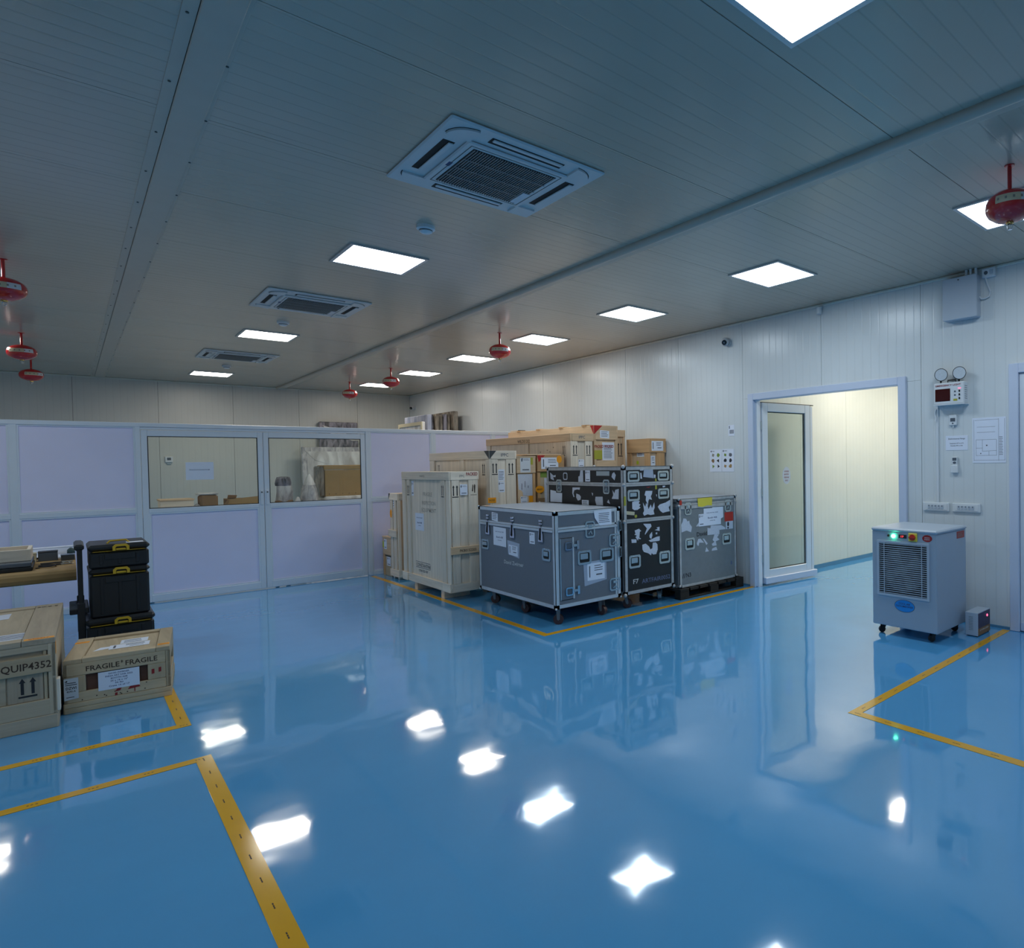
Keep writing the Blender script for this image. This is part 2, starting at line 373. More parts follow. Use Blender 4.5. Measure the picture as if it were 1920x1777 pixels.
# ceiling: dark backing with ribbed sheet panels, joints every 1.18 m
ceil = struct('ceiling', 'ribbed white metal panel ceiling', MB().box(XL - .1, XW + .2, YF - .1, YB + .1, ZC + .012, ZC + .1), 'joint_dark')
ys = [YF] + [1.75 + 1.18 * k for k in range(-7, 13)] + [YB]
ys = sorted(y for y in ys if YF <= y <= YB)
for (xa, xb) in ((XL, .40), (.50, 3.28), (3.40, XW)):
    for ya, yb in zip(ys, ys[1:]):
        if yb - ya < .05: continue
        bx('ceiling_panel', 'ceiling_sheet', ceil, xa, xb, ya + .002, yb - .002, ZC, ZC + .014)
t = struct('trim_1', 'flat folded flashing strip along the ceiling at left', MB().box(.352, .400, YF, YB, ZC - .004, ZC + .002), 'flashing')
MB().box(.4025, .535, YF, YB, ZC - .012, ZC + .003, .004).build('cover_strip', 'flashing', t)
MB().box(.535, .55, YF, YB, ZC - .004, ZC + .003).build('flange', 'flashing', t)
for k in range(72):
    MB().cyl((.372 if k % 2 else .542, YF + .2 + .31 * k, ZC - .0075), (.372 if k % 2 else .542, YF + .2 + .31 * k, ZC), .006, 6).build('rivet', 'joint_dark', t)
t = struct('trim_2', 'rounded cable duct with flashing along the middle of the ceiling', MB().box(3.35, 3.448, YF, YB, ZC - .005, ZC + .002), 'flashing')
MB().cyl((3.305, YF, ZC - .012), (3.305, YB, ZC - .012), .036, 14).build('duct', 'flashing', t, True)
# right wall with the door opening
wr = struct('wall_right', 'cream ribbed panel wall on the right', MB().box(XW + .012, XW + .08, YF, 3.2, 0, ZC + .05).box(XW + .012, XW + .08, 5.24, YB, 0, ZC + .05).box(XW + .012, XW + .08, 3.2, 5.24, 2.40, ZC + .05), 'cream_plain')
jo = sorted([YF, YB] + [5.40 + 1.21 * k for k in range(-10, 10)])
for ya, yb in zip(jo, jo[1:]):
    segs = [(ya, yb, 0, ZC)]
    if ya < 5.24 and yb > 3.2:
        segs = [(ya, yb, 2.40, ZC)]
        if ya < 3.2: segs.append((ya, 3.2, 0, 2.40))
        if yb > 5.24: segs.append((5.24, yb, 0, 2.40))
    for a, b, z0, z1 in segs:
        bx('wall_panel', 'wall_cream', wr, XW, XW + .014, a + (.0025 if a == ya else 0), b - (.0025 if b == yb else 0), z0, z1 - .002)
MB().box(XW - .018, XW, YF, YB, ZC - .03, ZC, .008).build('cove_strip', 'cream_plain', wr)
wb = struct('wall_back', 'cream ribbed panel wall at the far end', MB().box(XL, XW, YB + .012, YB + .08, 0, ZC + .05), 'joint_dark')
xs = [XL] + [-2.3 + 1.2 * k for k in range(8)] ; xs = [x for x in xs if x < XW - .2] + [XW]
for a, b in zip(xs, xs[1:]): bx('wall_panel', 'wall_cream_x', wb, a + .0025, b - .0025, YB, YB + .014, 0, ZC)
MB().box(XL, XW, YB - .015, YB, ZC - .03, ZC, .006).build('cove_strip', 'cream_plain', wb)
struct('wall_left', 'cream wall on the left side of the store', MB().box(XL - .08, XL, YF, YB, 0, ZC + .05), 'wall_cream')
struct('wall_front', 'cream wall behind the viewer', MB().box(XL, XW + .08, YF - .08, YF, 0, ZC + .05), 'wall_cream_x')
b = struct('baseboard_right', 'dark blue coved skirting at the foot of the right wall', MB().box(XW - .012, XW + .002, 5.31, YB, 0, .022), 'skirting_blue')
MB().box(XW - .012, XW + .002, 2.12, 3.13, 0, .022).build('skirting', 'skirting_blue', b)
MB().box(XW - .012, XW + .002, YF, 1.0, 0, .022).build('skirting', 'skirting_blue', b)
# the bright room behind the doorway
YCW = 5.42
wc = struct('wall_corridor', 'pale cream wall of the lit room behind the doorway', MB().box(XW + .08, 11.6, YCW + .01, YCW + .09, 0, ZC), 'joint_dark')
xc = [XW + .08, 7.36, 8.554, 9.747, 10.94, 11.6]
for a, b_ in zip(xc, xc[1:]): bx('wall_panel', 'corridor_cream', wc, a + .002, b_ - .002, YCW, YCW + .012, 0, ZC)
struct('wall_corridor_right', 'cream wall of the lit room out of view', MB().box(XW + .08, 11.6, 1.12, 1.2, 0, ZC), 'cream_plain')
struct('wall_corridor_end', 'cream end wall of the lit room', MB().box(11.6, 11.68, 1.2, YCW, 0, ZC), 'cream_plain')
struct('ceiling_corridor', 'white ceiling of the lit room', MB().box(XW + .08, 11.68, 1.12, YCW + .08, ZC, ZC + .08), 'ceiling_sheet')
struct('baseboard_corridor', 'blue coved skirting in the lit room', MB().box(XW + .08, 11.6, YCW - .014, YCW + .002, 0, .06), 'skirting_blue')
# door 1: white frame, one glazed leaf folded open into the lit room
d = thing('door_1', 'white framed doorway in the right wall with glazed leaf standing open', None, (XW, 4.22, 0), kind='structure')
fw = fX(XW, 5.302)       # u from the left
for nm, u0, u1, v0, v1 in (('jamb', 0, .09, 0, 2.455), ('jamb', 2.075, 2.165, 0, 2.455), ('head', .09, 2.075, 2.37, 2.455)):
    fb(nm, 'upvc_white', d, fw, u0, u1, v0, v1, -.09, .028, .006)
MB().box(XW + .02, XW + .085, 5.185, 5.214, 0, 2.37).build('inner_jamb', 'upvc_cool', d)
MB().box(XW + .02, XW + .085, 3.226, 3.245, 0, 2.37).build('inner_jamb', 'upvc_cool', d)
lf = Frame((6.215, 5.175, 0), Vector((.9935, -.1135, 0)), (0, 0, 1), Vector((-.1135, -.9935, 0)))     # the open leaf
leaf = MB().fbox(lf, 0, .10, .10, 2.345, -.055, 0, .004).build('door_leaf', 'upvc_cool', d)
fb('stile', 'upvc_cool', leaf, lf, .80, .90, .10, 2.345, -.055, 0, .004)
fb('top_rail', 'upvc_cool', leaf, lf, .10, .80, 2.235, 2.345, -.055, 0, .004)
fb('bottom_rail', 'upvc_cool', leaf, lf, .10, .80, .10, .20, -.055, 0, .004)
fb('closing_profile', 'upvc_cool', leaf, lf, .915, .965, .08, 2.33, -.055, -.015, .004)
fb('gasket', 'joint_dark', leaf, lf, .90, .915, .10, 2.34, -.05, -.012)
fb('drip_sill', 'upvc_white', leaf, lf, .01, .985, .025, .105, -.05, .028, .004)
fb('top_seal', 'joint_dark', leaf, lf, 0, .98, 2.345, 2.356, -.05, -.01)
fb('glass_pane', 'door_glass', leaf, lf, .095, .805, .195, 2.24, -.032, -.026)
MB().fring(lf, .10, .80, .20, 2.235, .012, -.026, -.018).build('glazing_bead', 'joint_dark', leaf)
st = MB().disc(lf, .455, 1.405, .075, -.026, -.0235, .115, 24).build('door_sticker', 'label_white', leaf); st['label'] = 'white oval sticker with red lettering'
tx = MB()
for i, s_ in enumerate(('AUTHORISED', 'ENTRY', 'PERSONS', 'ONLY')): tx.text(lf, s_, .455, 1.46 - .04 * i, .022, .09 if i < 3 else .06, -.023)
tx.build('sticker_lettering', 'ink_red', leaf)
for z in (.35, 1.2, 2.05):
    MB().cyl((6.2, 5.19, z - .05), (6.2, 5.19, z + .05), .013, 10).build('hinge', 'hw_pale', d)
# door 2 at the right edge of the view
d2 = thing('door_2', 'white framed door at the right edge of the view', None, (XW, 1.55, 0), kind='structure')
f2 = fX(XW, 2.115)
for nm, u0, u1, v0, v1 in (('jamb', 0, .085, 0, 2.455), ('jamb', 1.05, 1.135, 0, 2.455), ('head', .085, 1.05, 2.365, 2.455)):
    fb(nm, 'upvc_white', d2, f2, u0, u1, v0, v1, 0, .045, .006)
lv = MB().fbox(f2, .088, 1.047, .01, 2.36, 0, .02, .003).build('door_leaf', 'upvc_cool', d2)
fb('bottom_plate', 'upvc_white', lv, f2, .09, 1.045, .012, .09, .02, .03, .003)
fb('lever_handle', 'chrome', lv, f2, .88, 1.0, 1.0, 1.02, .03, .05, .004)
# blind trunking and fittings that belong to the wall stay separate things further down

# ---------------------------------------------------------------- partition with glazed doors
pt = thing('wall_partition', 'lilac panelled partition with pale aluminium posts in front of the store', None, (2.2, YP, 0), kind='structure')
HP = 2.166
fp = fY(YP, 0)
def post(u0, u1, v0=0, v1=HP): fb('post', 'partition_alu', pt, fp, u0, u1, v0, v1, -.05, 0, .004)
posts = [(-2.55, -2.49), (-1.49, -1.43), (-.436, -.374), (.57, .618), (3.078, 3.14), (4.022, 4.086), (5.03, 5.088), (6.04, 6.10)]
for a, b_ in posts: post(a, b_)
fb('top_rail', 'partition_alu', pt, fp, -2.69, XW - .002, HP - .045, HP + .004, -.05, .004, .003)
for (a, _), (_, b_) in zip([(p[1], 0) for p in posts], [(0, p[0]) for p in posts[1:]]):
    if abs(a - .618) < .01: continue
    fb('mid_rail', 'partition_alu', pt, fp, a, b_, 1.095, 1.148, -.05, -.002, .003)
    fb('bottom_rail', 'partition_alu', pt, fp, a, b_, .0, .062, -.05, -.002, .003)
    fb('upper_panel', 'partition_panel', pt, fp, a - .005, b_ + .005, 1.14, HP - .04, -.034, -.022)
    fb('lower_panel', 'partition_panel', pt, fp, a - .005, b_ + .005, .055, 1.10, -.034, -.022)
    MB().fring(fp, a, b_, 1.148, HP - .045, .014, -.022, -.008).build('glazing_bead', 'partition_alu', pt)
    MB().fring(fp, a, b_, .062, 1.095, .014, -.022, -.008).build('glazing_bead', 'partition_alu', pt)
fb('sliding_track', 'partition_alu', pt, fp, .618, 3.078, HP - .075, HP - .047, -.05, -.01, .002)
def sliding_door(n, u0, u1, lab, hu):
    dd = thing('door_%d' % n, lab, None, ((u0 + u1) / 2, YP, 0), kind='structure')
    fr = fY(YP + .006, 0)
    fb('stile', 'partition_alu', dd, fr, u0, u0 + .058, .012, 2.085, -.04, 0, .004); fb('stile', 'partition_alu', dd, fr, u1 - .058, u1, .012, 2.085, -.04, 0, .004)
    fb('top_rail', 'partition_alu', dd, fr, u0 + .058, u1 - .058, 2.012, 2.085, -.04, 0, .004)
    fb('mid_rail', 'partition_alu', dd, fr, u0 + .058, u1 - .058, 1.085, 1.14, -.04, 0, .004)
    fb('bottom_rail', 'partition_alu', dd, fr, u0 + .058, u1 - .058, .012, .10, -.04, 0, .004)
    fb('lower_panel', 'partition_panel', dd, fr, u0 + .05, u1 - .05, .09, 1.09, -.03, -.018)
    MB().fring(fr, u0 + .058, u1 - .058, .10, 1.085, .016, -.018, -.004).build('glazing_bead', 'partition_alu', dd)
    fb('glass_pane', 'clear_glass', dd, fr, u0 + .052, u1 - .052, 1.135, 2.02, -.026, -.02)
    MB().fring(fr, u0 + .058, u1 - .058, 1.14, 2.012, .008, -.018, -.003).build('rubber_gasket', 'rubber_black', dd)
    h = MB().fbox(fr, hu - .016, hu + .016, 1.12, 1.32, 0, .012, .003).build('lock_plate', 'partition_alu', dd)
    MB().disc(fr, hu, 1.29, .009, .012, .018, k=10).build('keyhole', 'joint_dark', h)
    return dd, fr
dl, frl = sliding_door(3, .622, 1.826, 'left sliding door of the partition with clear upper pane and paper sign', 1.80)
dr, frr = sliding_door(4, 1.832, 3.07, 'right sliding door of the partition with clear upper pane', 1.862)
pp = fb('paper_sign', 'paper', dl, frl, 1.03, 1.305, 1.475, 1.695, -.020, -.0185); pp['label'] = 'white paper sign with one line of small print'
MB().text(frl, 'PRIVATE STORAGE ROOM', 1.165, 1.60, .013, .20, -.018).build('sign_lettering', 'ink_blue', dl)

# ---------------------------------------------------------------- floor marking tape
def marking(label, strips, loc):
    m_ = thing('floor_tape_marking', label, 'floor tape', loc, group='yellow floor tape outlines')
    for x0, x1, y0, y1 in strips:
        s_ = bx('tape_strip', 'tape_yellow', m_, x0, x1, y0, y1, 0, .0022)
        dots = MB(); lx = (x1 - x0) > (y1 - y0); ln = max(x1 - x0, y1 - y0); k = 0.12
        while k < ln:
            for q in (0, .014, .03):
                a = (x0 + k + q, (y0 + y1) / 2) if lx else ((x0 + x1) / 2, y0 + k + q)
                w_ = (.006, .0035) if lx else (.0035, .006)
                dots.box(a[0] - w_[0], a[0] + w_[0] * .3, a[1] - w_[1], a[1] + w_[1], .0022, .0025)
            k += .21
        dots.build('printed_marks', 'ink_brown', s_)
marking('yellow tape corner on the floor around the flight cases and crates', [(3.075, 3.14, 5.29, 10.05), (3.075, 6.09, 5.225, 5.29)], (3.1, 5.25, 0))
marking('yellow tape corner beside the small fragile crate at left', [(.44, .507, 5.16, 8.8), (-2.6, .507, 5.093, 5.16)], (.47, 5.12, 0))
marking('yellow tape corner in the left foreground of the floor', [(.455, .527, -2.0, 4.42), (-2.6, .527, 4.42, 4.487)], (.49, 4.45, 0))
marking('yellow tape corner on the floor in front of the cooling unit', [(3.42, 6.06, 2.112, 2.178), (3.42, 3.485, -2.0, 2.112)], (3.45, 2.14, 0))

# ---------------------------------------------------------------- ceiling fittings
def light_panel(label, loc, emit='panel_emit', zc=0):
    l = thing('ceiling_light', label, 'ceiling light', loc, local=True, group='square ceiling light panels')
    fr = fDown(0, -.305, .305)
    MB().fring(fr, 0, .61, 0, .61, .026, -.001, .012, .0).build('frame', 'frame_alu', l)
    o = MB().fbox(fr, .024, .586, .024, .586, 0, .006).build('diffuser', 'white_plastic', l)
    o.data.materials.append(MT[emit])
    for pl in o.data.polygons:
        if pl.normal.z < -.9: pl.material_index = 1          # only the lower face shines
    return l
RY = [1.637, 3.83, 5.98, 8.09, 10.26, 12.5, 14.86]
names = ['square ceiling light behind the near red extinguisher at right', 'square ceiling light nearest the doorway in the right-hand row', 'second square ceiling light beyond the doorway in the right-hand row', 'third square ceiling light beyond the doorway in the right-hand row', 'fourth square ceiling light beyond the doorway in the right-hand row', 'fifth square ceiling light beyond the doorway in the right-hand row', 'farthest square ceiling light of the right-hand row, half behind an extinguisher']
L0 = light_panel(names[0], (4.79, 1.637, ZC))
L1 = light_panel(names[4], (4.79, RY[4], ZC), 'warm_emit')       # the far tubes burn warmer
for y, n_ in zip(RY[1:4], names[1:4]): dup(L0, (4.79, y, ZC), n_)
for y, n_ in zip(RY[5:], names[5:]): dup(L1, (4.79, y, ZC), n_)
for y, n_ in ((1.365, 'large square ceiling light cut off by the top of the picture'), (5.87, 'square ceiling light just beyond the nearest cassette air conditioner'), (10.2, 'square ceiling light between the second and third cassette air conditioners'), (14.94, 'farthest square ceiling light of the left row near the back wall')):
    dup(L0 if y < 9 else L1, (1.93, y, ZC), n_)
for y, n_ in ((3.8, 'near'), (8.09, 'middle'), (12.3, 'far')): dup(L0 if y < 9 else L1, (-.95, y, ZC), n_ + ' square ceiling light of the row beyond the left edge')
for x, y, n_ in ((4.79, -2.8, 'right-hand'), (1.93, -3.0, 'left-hand')): dup(L0, (x, y, ZC), n_ + ' square ceiling light behind the viewer')
LC = light_panel('ceiling light of the bright room, mirrored in the floor beyond the doorway', (8.3, 4.2, ZC), 'corridor_emit'); dup(LC, (10.1, 3.9, ZC), 'farther ceiling light of the bright room beyond the doorway')

def cassette():
    a = thing('cassette_air_conditioner', 'x', 'air conditioner', (0, 0, 0), local=True, group='ceiling cassette air conditioners')
    fr = fDown(0, -.475, .475)          # u along +x, v along -y (towards the viewer)
    S = .95
    MB().fbox(fr, 0, S, 0, S, 0, .018, .008).build('outer_panel', 'ac_white', a)
    MB().fbox(fr, .16, S - .16, .16, S - .16, .018, .034, .01).build('inner_panel', 'ac_white', a)
    g = MB().fbox(fr, .215, S - .215, .215, S - .215, .034, .036).build('intake_backing', 'dark_void', a)
    m_ = MB()
    for i in range(34):
        u = .22 + i * .0152; m_.fbox(fr, u, u + .005, .217, S - .217, .036, .042)
    for v in (.35, .475, .60): m_.fbox(fr, .217, S - .217, v - .003, v + .003, .040, .044)
    tag(m_.build('intake_slats', 'slat_grey', a), kind='stuff')
    MB().fring(fr, .19, S - .19, .19, S - .19, .004, .034, .0352).build('panel_seam', 'joint_dark', a)
    for i, (u0, u1, v0, v1) in enumerate(((.06, .125, .25, .70), (S - .125, S - .06, .25, .70), (.25, .70, .06, .125), (.25, .70, S - .125, S - .06))):
        o = MB().fbox(fr, u0, u1, v0, v1, .018, .0195).build('air_outlet', 'dark_void', a)
        if u1 - u0 < .1: MB().fbox(fr, u0 + .034, u1 - .004, v0 + .01, v1 - .01, .0195, .029, .003).build('louvre', 'ac_white', o)
        else: MB().fbox(fr, u0 + .01, u1 - .01, v0 + .034, v1 - .004, .0195, .029, .003).build('louvre', 'ac_white', o)
    for (cu, cv, a0) in ((.17, .17, 180), (S - .17, .17, 270), (S - .17, S - .17, 0), (.17, S - .17, 90)):
        m_ = MB(); k = 10
        pts = [(cu + .13 * math.cos(R(a0 + 90 * j / k)), cv + .13 * math.sin(R(a0 + 90 * j / k))) for j in range(k + 1)]
        m_.fpoly(fr, pts + [(cu, cv)], .018, .030); c_ = m_.build('corner_cover', 'ac_white', a)
        rim = MB()
        for p, q in zip(pts, pts[1:]):
            e = lambda z, s_: (cu + (z[0] - cu) * s_, cv + (z[1] - cv) * s_)
            rim.fpoly(fr, [e(p, 1.0), e(q, 1.0), e(q, 1.04), e(p, 1.04)], .018, .0187)
        rim.build('corner_seam', 'dark_void', c_)
    MB().fbox(fr, .178, .20, .44, .50, .034, .0346).build('maker_badge', 'ink_blue', a)
    MB().fbox(fr, .69, .735, .24, .42, .036, .0445).build('energy_sticker', 'label_white', a)
    return a
A0 = cassette(); A0.location = (1.885, 3.66, ZC); A0['label'] = 'nearest and largest white cassette air conditioner in the ceiling'
dup(A0, (1.90, 7.93, ZC), 'middle white cassette air conditioner between two ceiling lights')
dup(A0, (1.93, 12.34, ZC), 'farthest and smallest white cassette air conditioner')

def smoke_head():
    a = thing('smoke_detector', 'x', 'smoke detector', (0, 0, 0), local=True, group='smoke detectors')
    MB().lathe([(0, 0), (.065, 0), (.065, -.022), (.055, -.03), (0, -.03)], 20).build('base', 'white_plastic', a, True)
    MB().lathe([(.045, -.03), (.045, -.042), (.03, -.052), (0, -.054)], 20).build('sensing_head', 'white_plastic', a, True)
    MB().lathe([(.047, -.031), (.047, -.036)], 20).build('sensing_slot', 'dark_void', a)
    return a
S0 = smoke_head(); S0.location = (1.92, 4.83, ZC); S0['label'] = 'round white smoke detector beside the nearest air conditioner'
dup(S0, (1.89, 9.13, ZC), 'round smoke detector beyond the middle air conditioner'); dup(S0, (1.97, 13.6, ZC), 'round smoke detector beyond the farthest air conditioner')

def extinguisher():
    a = thing('ceiling_fire_extinguisher', 'x', 'fire extinguisher', (0, 0, 0), local=True, group='red modular fire extinguishers hanging from the ceiling')
    MB().cyl((0, 0, 0), (0, 0, -.16), .0125, 12).build('hanger_pipe', 'red_paint', a, True)
    MB().lathe([(.03, 0), (.03, -.006), (.012, -.008)], 16).build('ceiling_flange', 'red_paint', a, True)
    prof = [(0, -.150), (.018, -.151), (.05, -.157), (.09, -.172), (.124, -.198), (.138, -.225), (.141, -.250), (.138, -.275), (.124, -.300), (.09, -.326), (.05, -.342), (0, -.347)]
    MB().lathe(prof, 32).build('cylinder', 'red_paint', a, True)
    MB().lathe([(.1345, -.214), (.1397, -.227), (.1426, -.25), (.1412, -.262)], 16, 165, 225).build('instruction_label', 'label_cream', a, True)
    MB().lathe([(.1345, -.214), (.1397, -.227), (.1426, -.25), (.1412, -.262)], 12, 225, 262).build('maker_label', 'label_white', a, True)
    m_ = MB()
    for k in range(5): m_.lathe([(.1412, -.230), (.1431, -.246)], 2, 170 + k * 18, 175 + k * 18)
    m_.build('label_print', 'ink_faint', a)
    MB().lathe([(.022, -.344), (.022, -.354), (.012, -.358)], 12).build('valve_collar', 'brass', a, True)
    s_ = MB()
    for q in (-1, 1): s_.tube([(0, .011 * q, -.356), (0, .016 * q, -.366), (0, .014 * q, -.38), (0, .003 * q, -.388)], .003, 6)
    s_.build('sprinkler_frame', 'chrome', a, True)
    MB().cyl((0, 0, -.358), (0, 0, -.386), .0035, 8).build('glass_bulb', 'bulb_glass', a, True)
    MB().lathe([(0, -.388), (.013, -.388), (.013, -.3905), (0, -.3905)], 12).build('deflector', 'chrome', a)
    return a
X0 = extinguisher(); X0.location = (4.10, 1.415, ZC); X0['label'] = 'nearest red ceiling extinguisher, at the right edge over a light'
for loc, r_, n_ in (((4.15, 8.05, ZC), 30, 'red ceiling extinguisher hanging over the crates between two lights'), ((4.16, 12.19, ZC), 25, 'red ceiling extinguisher in front of the farthest right-hand light'), ((4.19, 14.69, ZC), 25, 'smallest red ceiling extinguisher of the right row near the back wall'), ((-.37, 12.0, ZC), 55, 'red ceiling extinguisher at left with cream label, front one of a pair'), ((-.36, 14.7, ZC), 75, 'red ceiling extinguisher at left, hanging lower and behind the other'), ((-.335, 7.95, ZC), 55, 'red ceiling extinguisher cut off by the left edge of the picture')):
    dup(X0, loc, n_, R(r_))

# ---------------------------------------------------------------- things on the right wall
FW = fX(XW, 0)       # u = -y, v = height, n into the room
def on_wall(name, label, cat, y, z, **k): return thing(name, label, cat, (XW, y, z), **k)
e = on_wall('junction_cabinet', 'white square steel junction cabinet high on the right wall under the ceiling', 'cabinet', 2.55, 3.13)
fb('box_body', 'unit_top', e, FW, -2.70, -2.375, 2.93, 3.325, 0, .095, .006)
fb('box_door', 'unit_top', e, FW, -2.702, -2.373, 2.928, 3.327, .096, .108, .005)
MB().disc(FW, -2.545, 3.30, .007, .108, .111, k=10).build('lock', 'joint_dark', e)
for yy in (2.49, 2.45, 2.40): MB().cyl((XW - .05, yy, 3.32), (XW - .05, yy, ZC), .013, 10).build('conduit', 'white_plastic', e, True)
e = on_wall('power_socket', 'small white double power socket right of the junction cabinet', 'socket', 2.29, 3.33)
fb('plate', 'white_plastic', e, FW, -2.35, -2.225, 3.285, 3.37, 0, .045, .006)
fb('rocker', 'unit_top', e, FW, -2.275, -2.245, 3.305, 3.35, .045, .05, .002)
MB().disc(FW, -2.31, 3.327, .018, .045, .047, k=12).build('outlet', 'screen_grey', e)
MB().tube([(XW - .03, 2.32, 3.29), (XW - .03, 2.30, 3.22), (XW - .03, 2.275, 3.15), (XW - .03, 2.285, 3.11), (XW - .03, 2.32, 3.095), (XW - .03, 2.36, 3.10), (XW - .04, 2.373, 3.12)], .007, 8).build('flex', 'white_plastic', e, True)
e = on_wall('emergency_light', 'white emergency light box with two round lamps on the right wall', 'emergency light', 2.65, 2.14)
D = .10
fb('housing', 'white_plastic', e, FW, -2.80, -2.50, 2.125, 2.335, 0, D, .008)
fb('drip_ledge', 'white_plastic', e, FW, -2.805, -2.495, 2.118, 2.127, 0, D + .004)
w_ = fb('battery_window', 'dark_red_lens', e, FW, -2.785, -2.635, 2.155, 2.275, D, D + .004, .002)
tx = MB().text(FW, 'EMERGENCY LIGHT', -2.655, 2.308, .017, .25, D + .002); tx.build('lettering', 'ink_red', e)
for i in range(3):
    fb('rocker_switch', 'ink', e, FW, -2.552, -2.538, 2.235 - .035 * i, 2.255 - .035 * i, D, D + .006, .002)
    if i < 2: MB().disc(FW, -2.588, 2.243 - .035 * i, .008, D, D + .004, k=12).build('fuse_holder', 'screen_grey', e)
fb('indicator', 'led_pink', e, FW, -2.558, -2.53, 2.267, 2.274, D, D + .002); fb('rating_sticker', 'tag_olive', e, FW, -2.605, -2.565, 2.152, 2.172, D, D + .001)
MB().tube([(XW - .05, 2.68, 2.33), (XW - .05, 2.68, 2.36), (XW - .05, 2.60, 2.36), (XW - .05, 2.60, 2.33)], .007).build('carry_handle', 'rubber_black', e, True)
fv = Frame((XW, 2.5, 0), (1, 0, 0), (0, 0, 1), (0, -1, 0))
m_ = MB()
for i in range(7): m_.fbox(fv, -.085, -.03, 2.17 + .02 * i, 2.176 + .02 * i, 0, .0012)
m_.build('vent_slots', 'slat_grey', e)
for yy in (2.745, 2.565):
    MB().cyl((XW - .06, yy, 2.33), (XW - .06, yy, 2.37), .009, 8).build('lamp_stem', 'rubber_black', e, True)
    ax = Vector((-.88, -.40, -.10)).normalized(); c_ = Vector((XW - .055, yy, 2.42))
    l = MB().cyl(c_, c_ + ax * .05, .045, 24, .062).build('lamp_shell', 'rubber_black', e, True)
    MB().cyl(c_ + ax * .05, c_ + ax * .056, .056, 24).build('lens', 'lamp_lens', l, True)
e = on_wall('conduit_trunking', 'thin white vertical cable trunking from emergency light down to switches', 'conduit', 2.81, 1.16)
fb('channel', 'white_plastic', e, FW, -2.822, -2.796, 1.16, 2.118, 0, .016, .002)
MB().tube([(XW - .02, 2.815, 2.09), (XW - .028, 2.825, 2.05), (XW - .024, 2.812, 2.0), (XW - .028, 2.82, 1.97)], .006).build('loose_cable', 'white_plastic', e, True)
def datalogger(name, label, y, z, w=.075, h=.1):
    e = on_wall(name, label, 'thermometer', y, z)
    fb('case', 'white_plastic', e, FW, -y - w / 2, -y + w / 2, z - h / 2, z + h / 2, 0, .025, .004)
    fb('display', 'screen_grey', e, FW, -y - w * .32, -y + w * .32, z - h * .12, z + h * .22, .025, .027)
    MB().disc(FW, -y, z - h * .3, w * .1, .025, .028, k=10).build('button', 'screen_grey', e)
    MB().cyl((XW - .012, y, z - h / 2 - .02), (XW - .012, y, z - h / 2), .007, 8).build('probe', 'white_plastic', e, True)
datalogger('temperature_logger', 'small white temperature logger below the emergency light', 2.645, 1.97)
e = on_wall('printed_notice', 'small white printed notice between temperature logger and remote control', 'paper', 2.617, 1.68)
fb('sheet', 'paper', e, FW, -2.727, -2.508, 1.677, 1.82, .001, .003)
tx = MB().text(FW, 'Environmental Range', -2.617, 1.79, .013, .165, .0036).text(FW, 'Temperature 20°C to 24°C', -2.617, 1.745, .011, .14, .0036).text(FW, 'Humidity 45% to 55%', -2.617, 1.722, .011, .12, .0036); tx.build('lettering', 'ink_grey', e)
e = on_wall('remote_control', 'white remote control in a wall holder beside the floor plan sheet', 'remote control', 2.63, 1.53)
fb('handset', 'white_plastic', e, FW, -2.66, -2.603, 1.52, 1.612, .004, .024, .005); fb('holder', 'white_plastic', e, FW, -2.668, -2.595, 1.455, 1.53, .001, .032, .004)
fb('display', 'screen_grey', e, FW, -2.651, -2.612, 1.575, 1.604, .024, .026); MB().disc(FW, -2.631, 1.555, .017, .024, .026, .011, 14).build('keypad', 'screen_grey', e)
e = on_wall('floor_plan_sheet', 'large white sheet with thin line floor plan left of the edge door', 'paper', 2.31, 1.55)
fb('sheet', 'paper', e, FW, -2.463, -2.153, 1.55, 1.98, .001, .003)
m_ = MB()
def ln(u0, v0, u1, v1, w=.0022):
    if abs(u1 - u0) > abs(v1 - v0): m_.fpoly(FW, [(u0, v0), (u1, v1), (u1, v1 + w), (u0, v0 + w)], .003, .0034)
    else: m_.fpoly(FW, [(u0, v0), (u0 + w, v0), (u1 + w, v1), (u1, v1)], .003, .0034)
for a in ((-2.44, 1.955, -2.22, 1.958), (-2.42, 1.89, -2.25, 1.89), (-2.42, 1.84, -2.25, 1.84), (-2.43, 1.62, -2.24, 1.62), (-2.43, 1.77, -2.24, 1.77), (-2.43, 1.62, -2.43, 1.77), (-2.24, 1.62, -2.24, 1.77), (-2.37, 1.66, -2.37, 1.77), (-2.37, 1.66, -2.24, 1.665), (-2.31, 1.62, -2.31, 1.66), (-2.43, 1.69, -2.37, 1.69), (-2.45, 1.575, -2.165, 1.575), (-2.45, 1.57, -2.45, 1.965), (-2.165, 1.57, -2.165, 1.965), (-2.22, 1.57, -2.22, 1.965)): ln(*a)
m_.lines(FW, -2.215, -2.18, 1.80, 1.62, 12, .0034, .3, .3); m_.fpoly(FW, [(-2.335, 1.71), (-2.322, 1.71), (-2.322, 1.722), (-2.335, 1.722)], .003, .0034); m_.fpoly(FW, [(-2.39, 1.635), (-2.38, 1.635), (-2.38, 1.645), (-2.39, 1.645)], .003, .0034)
m_.build('plan_lines', 'ink_grey', e)
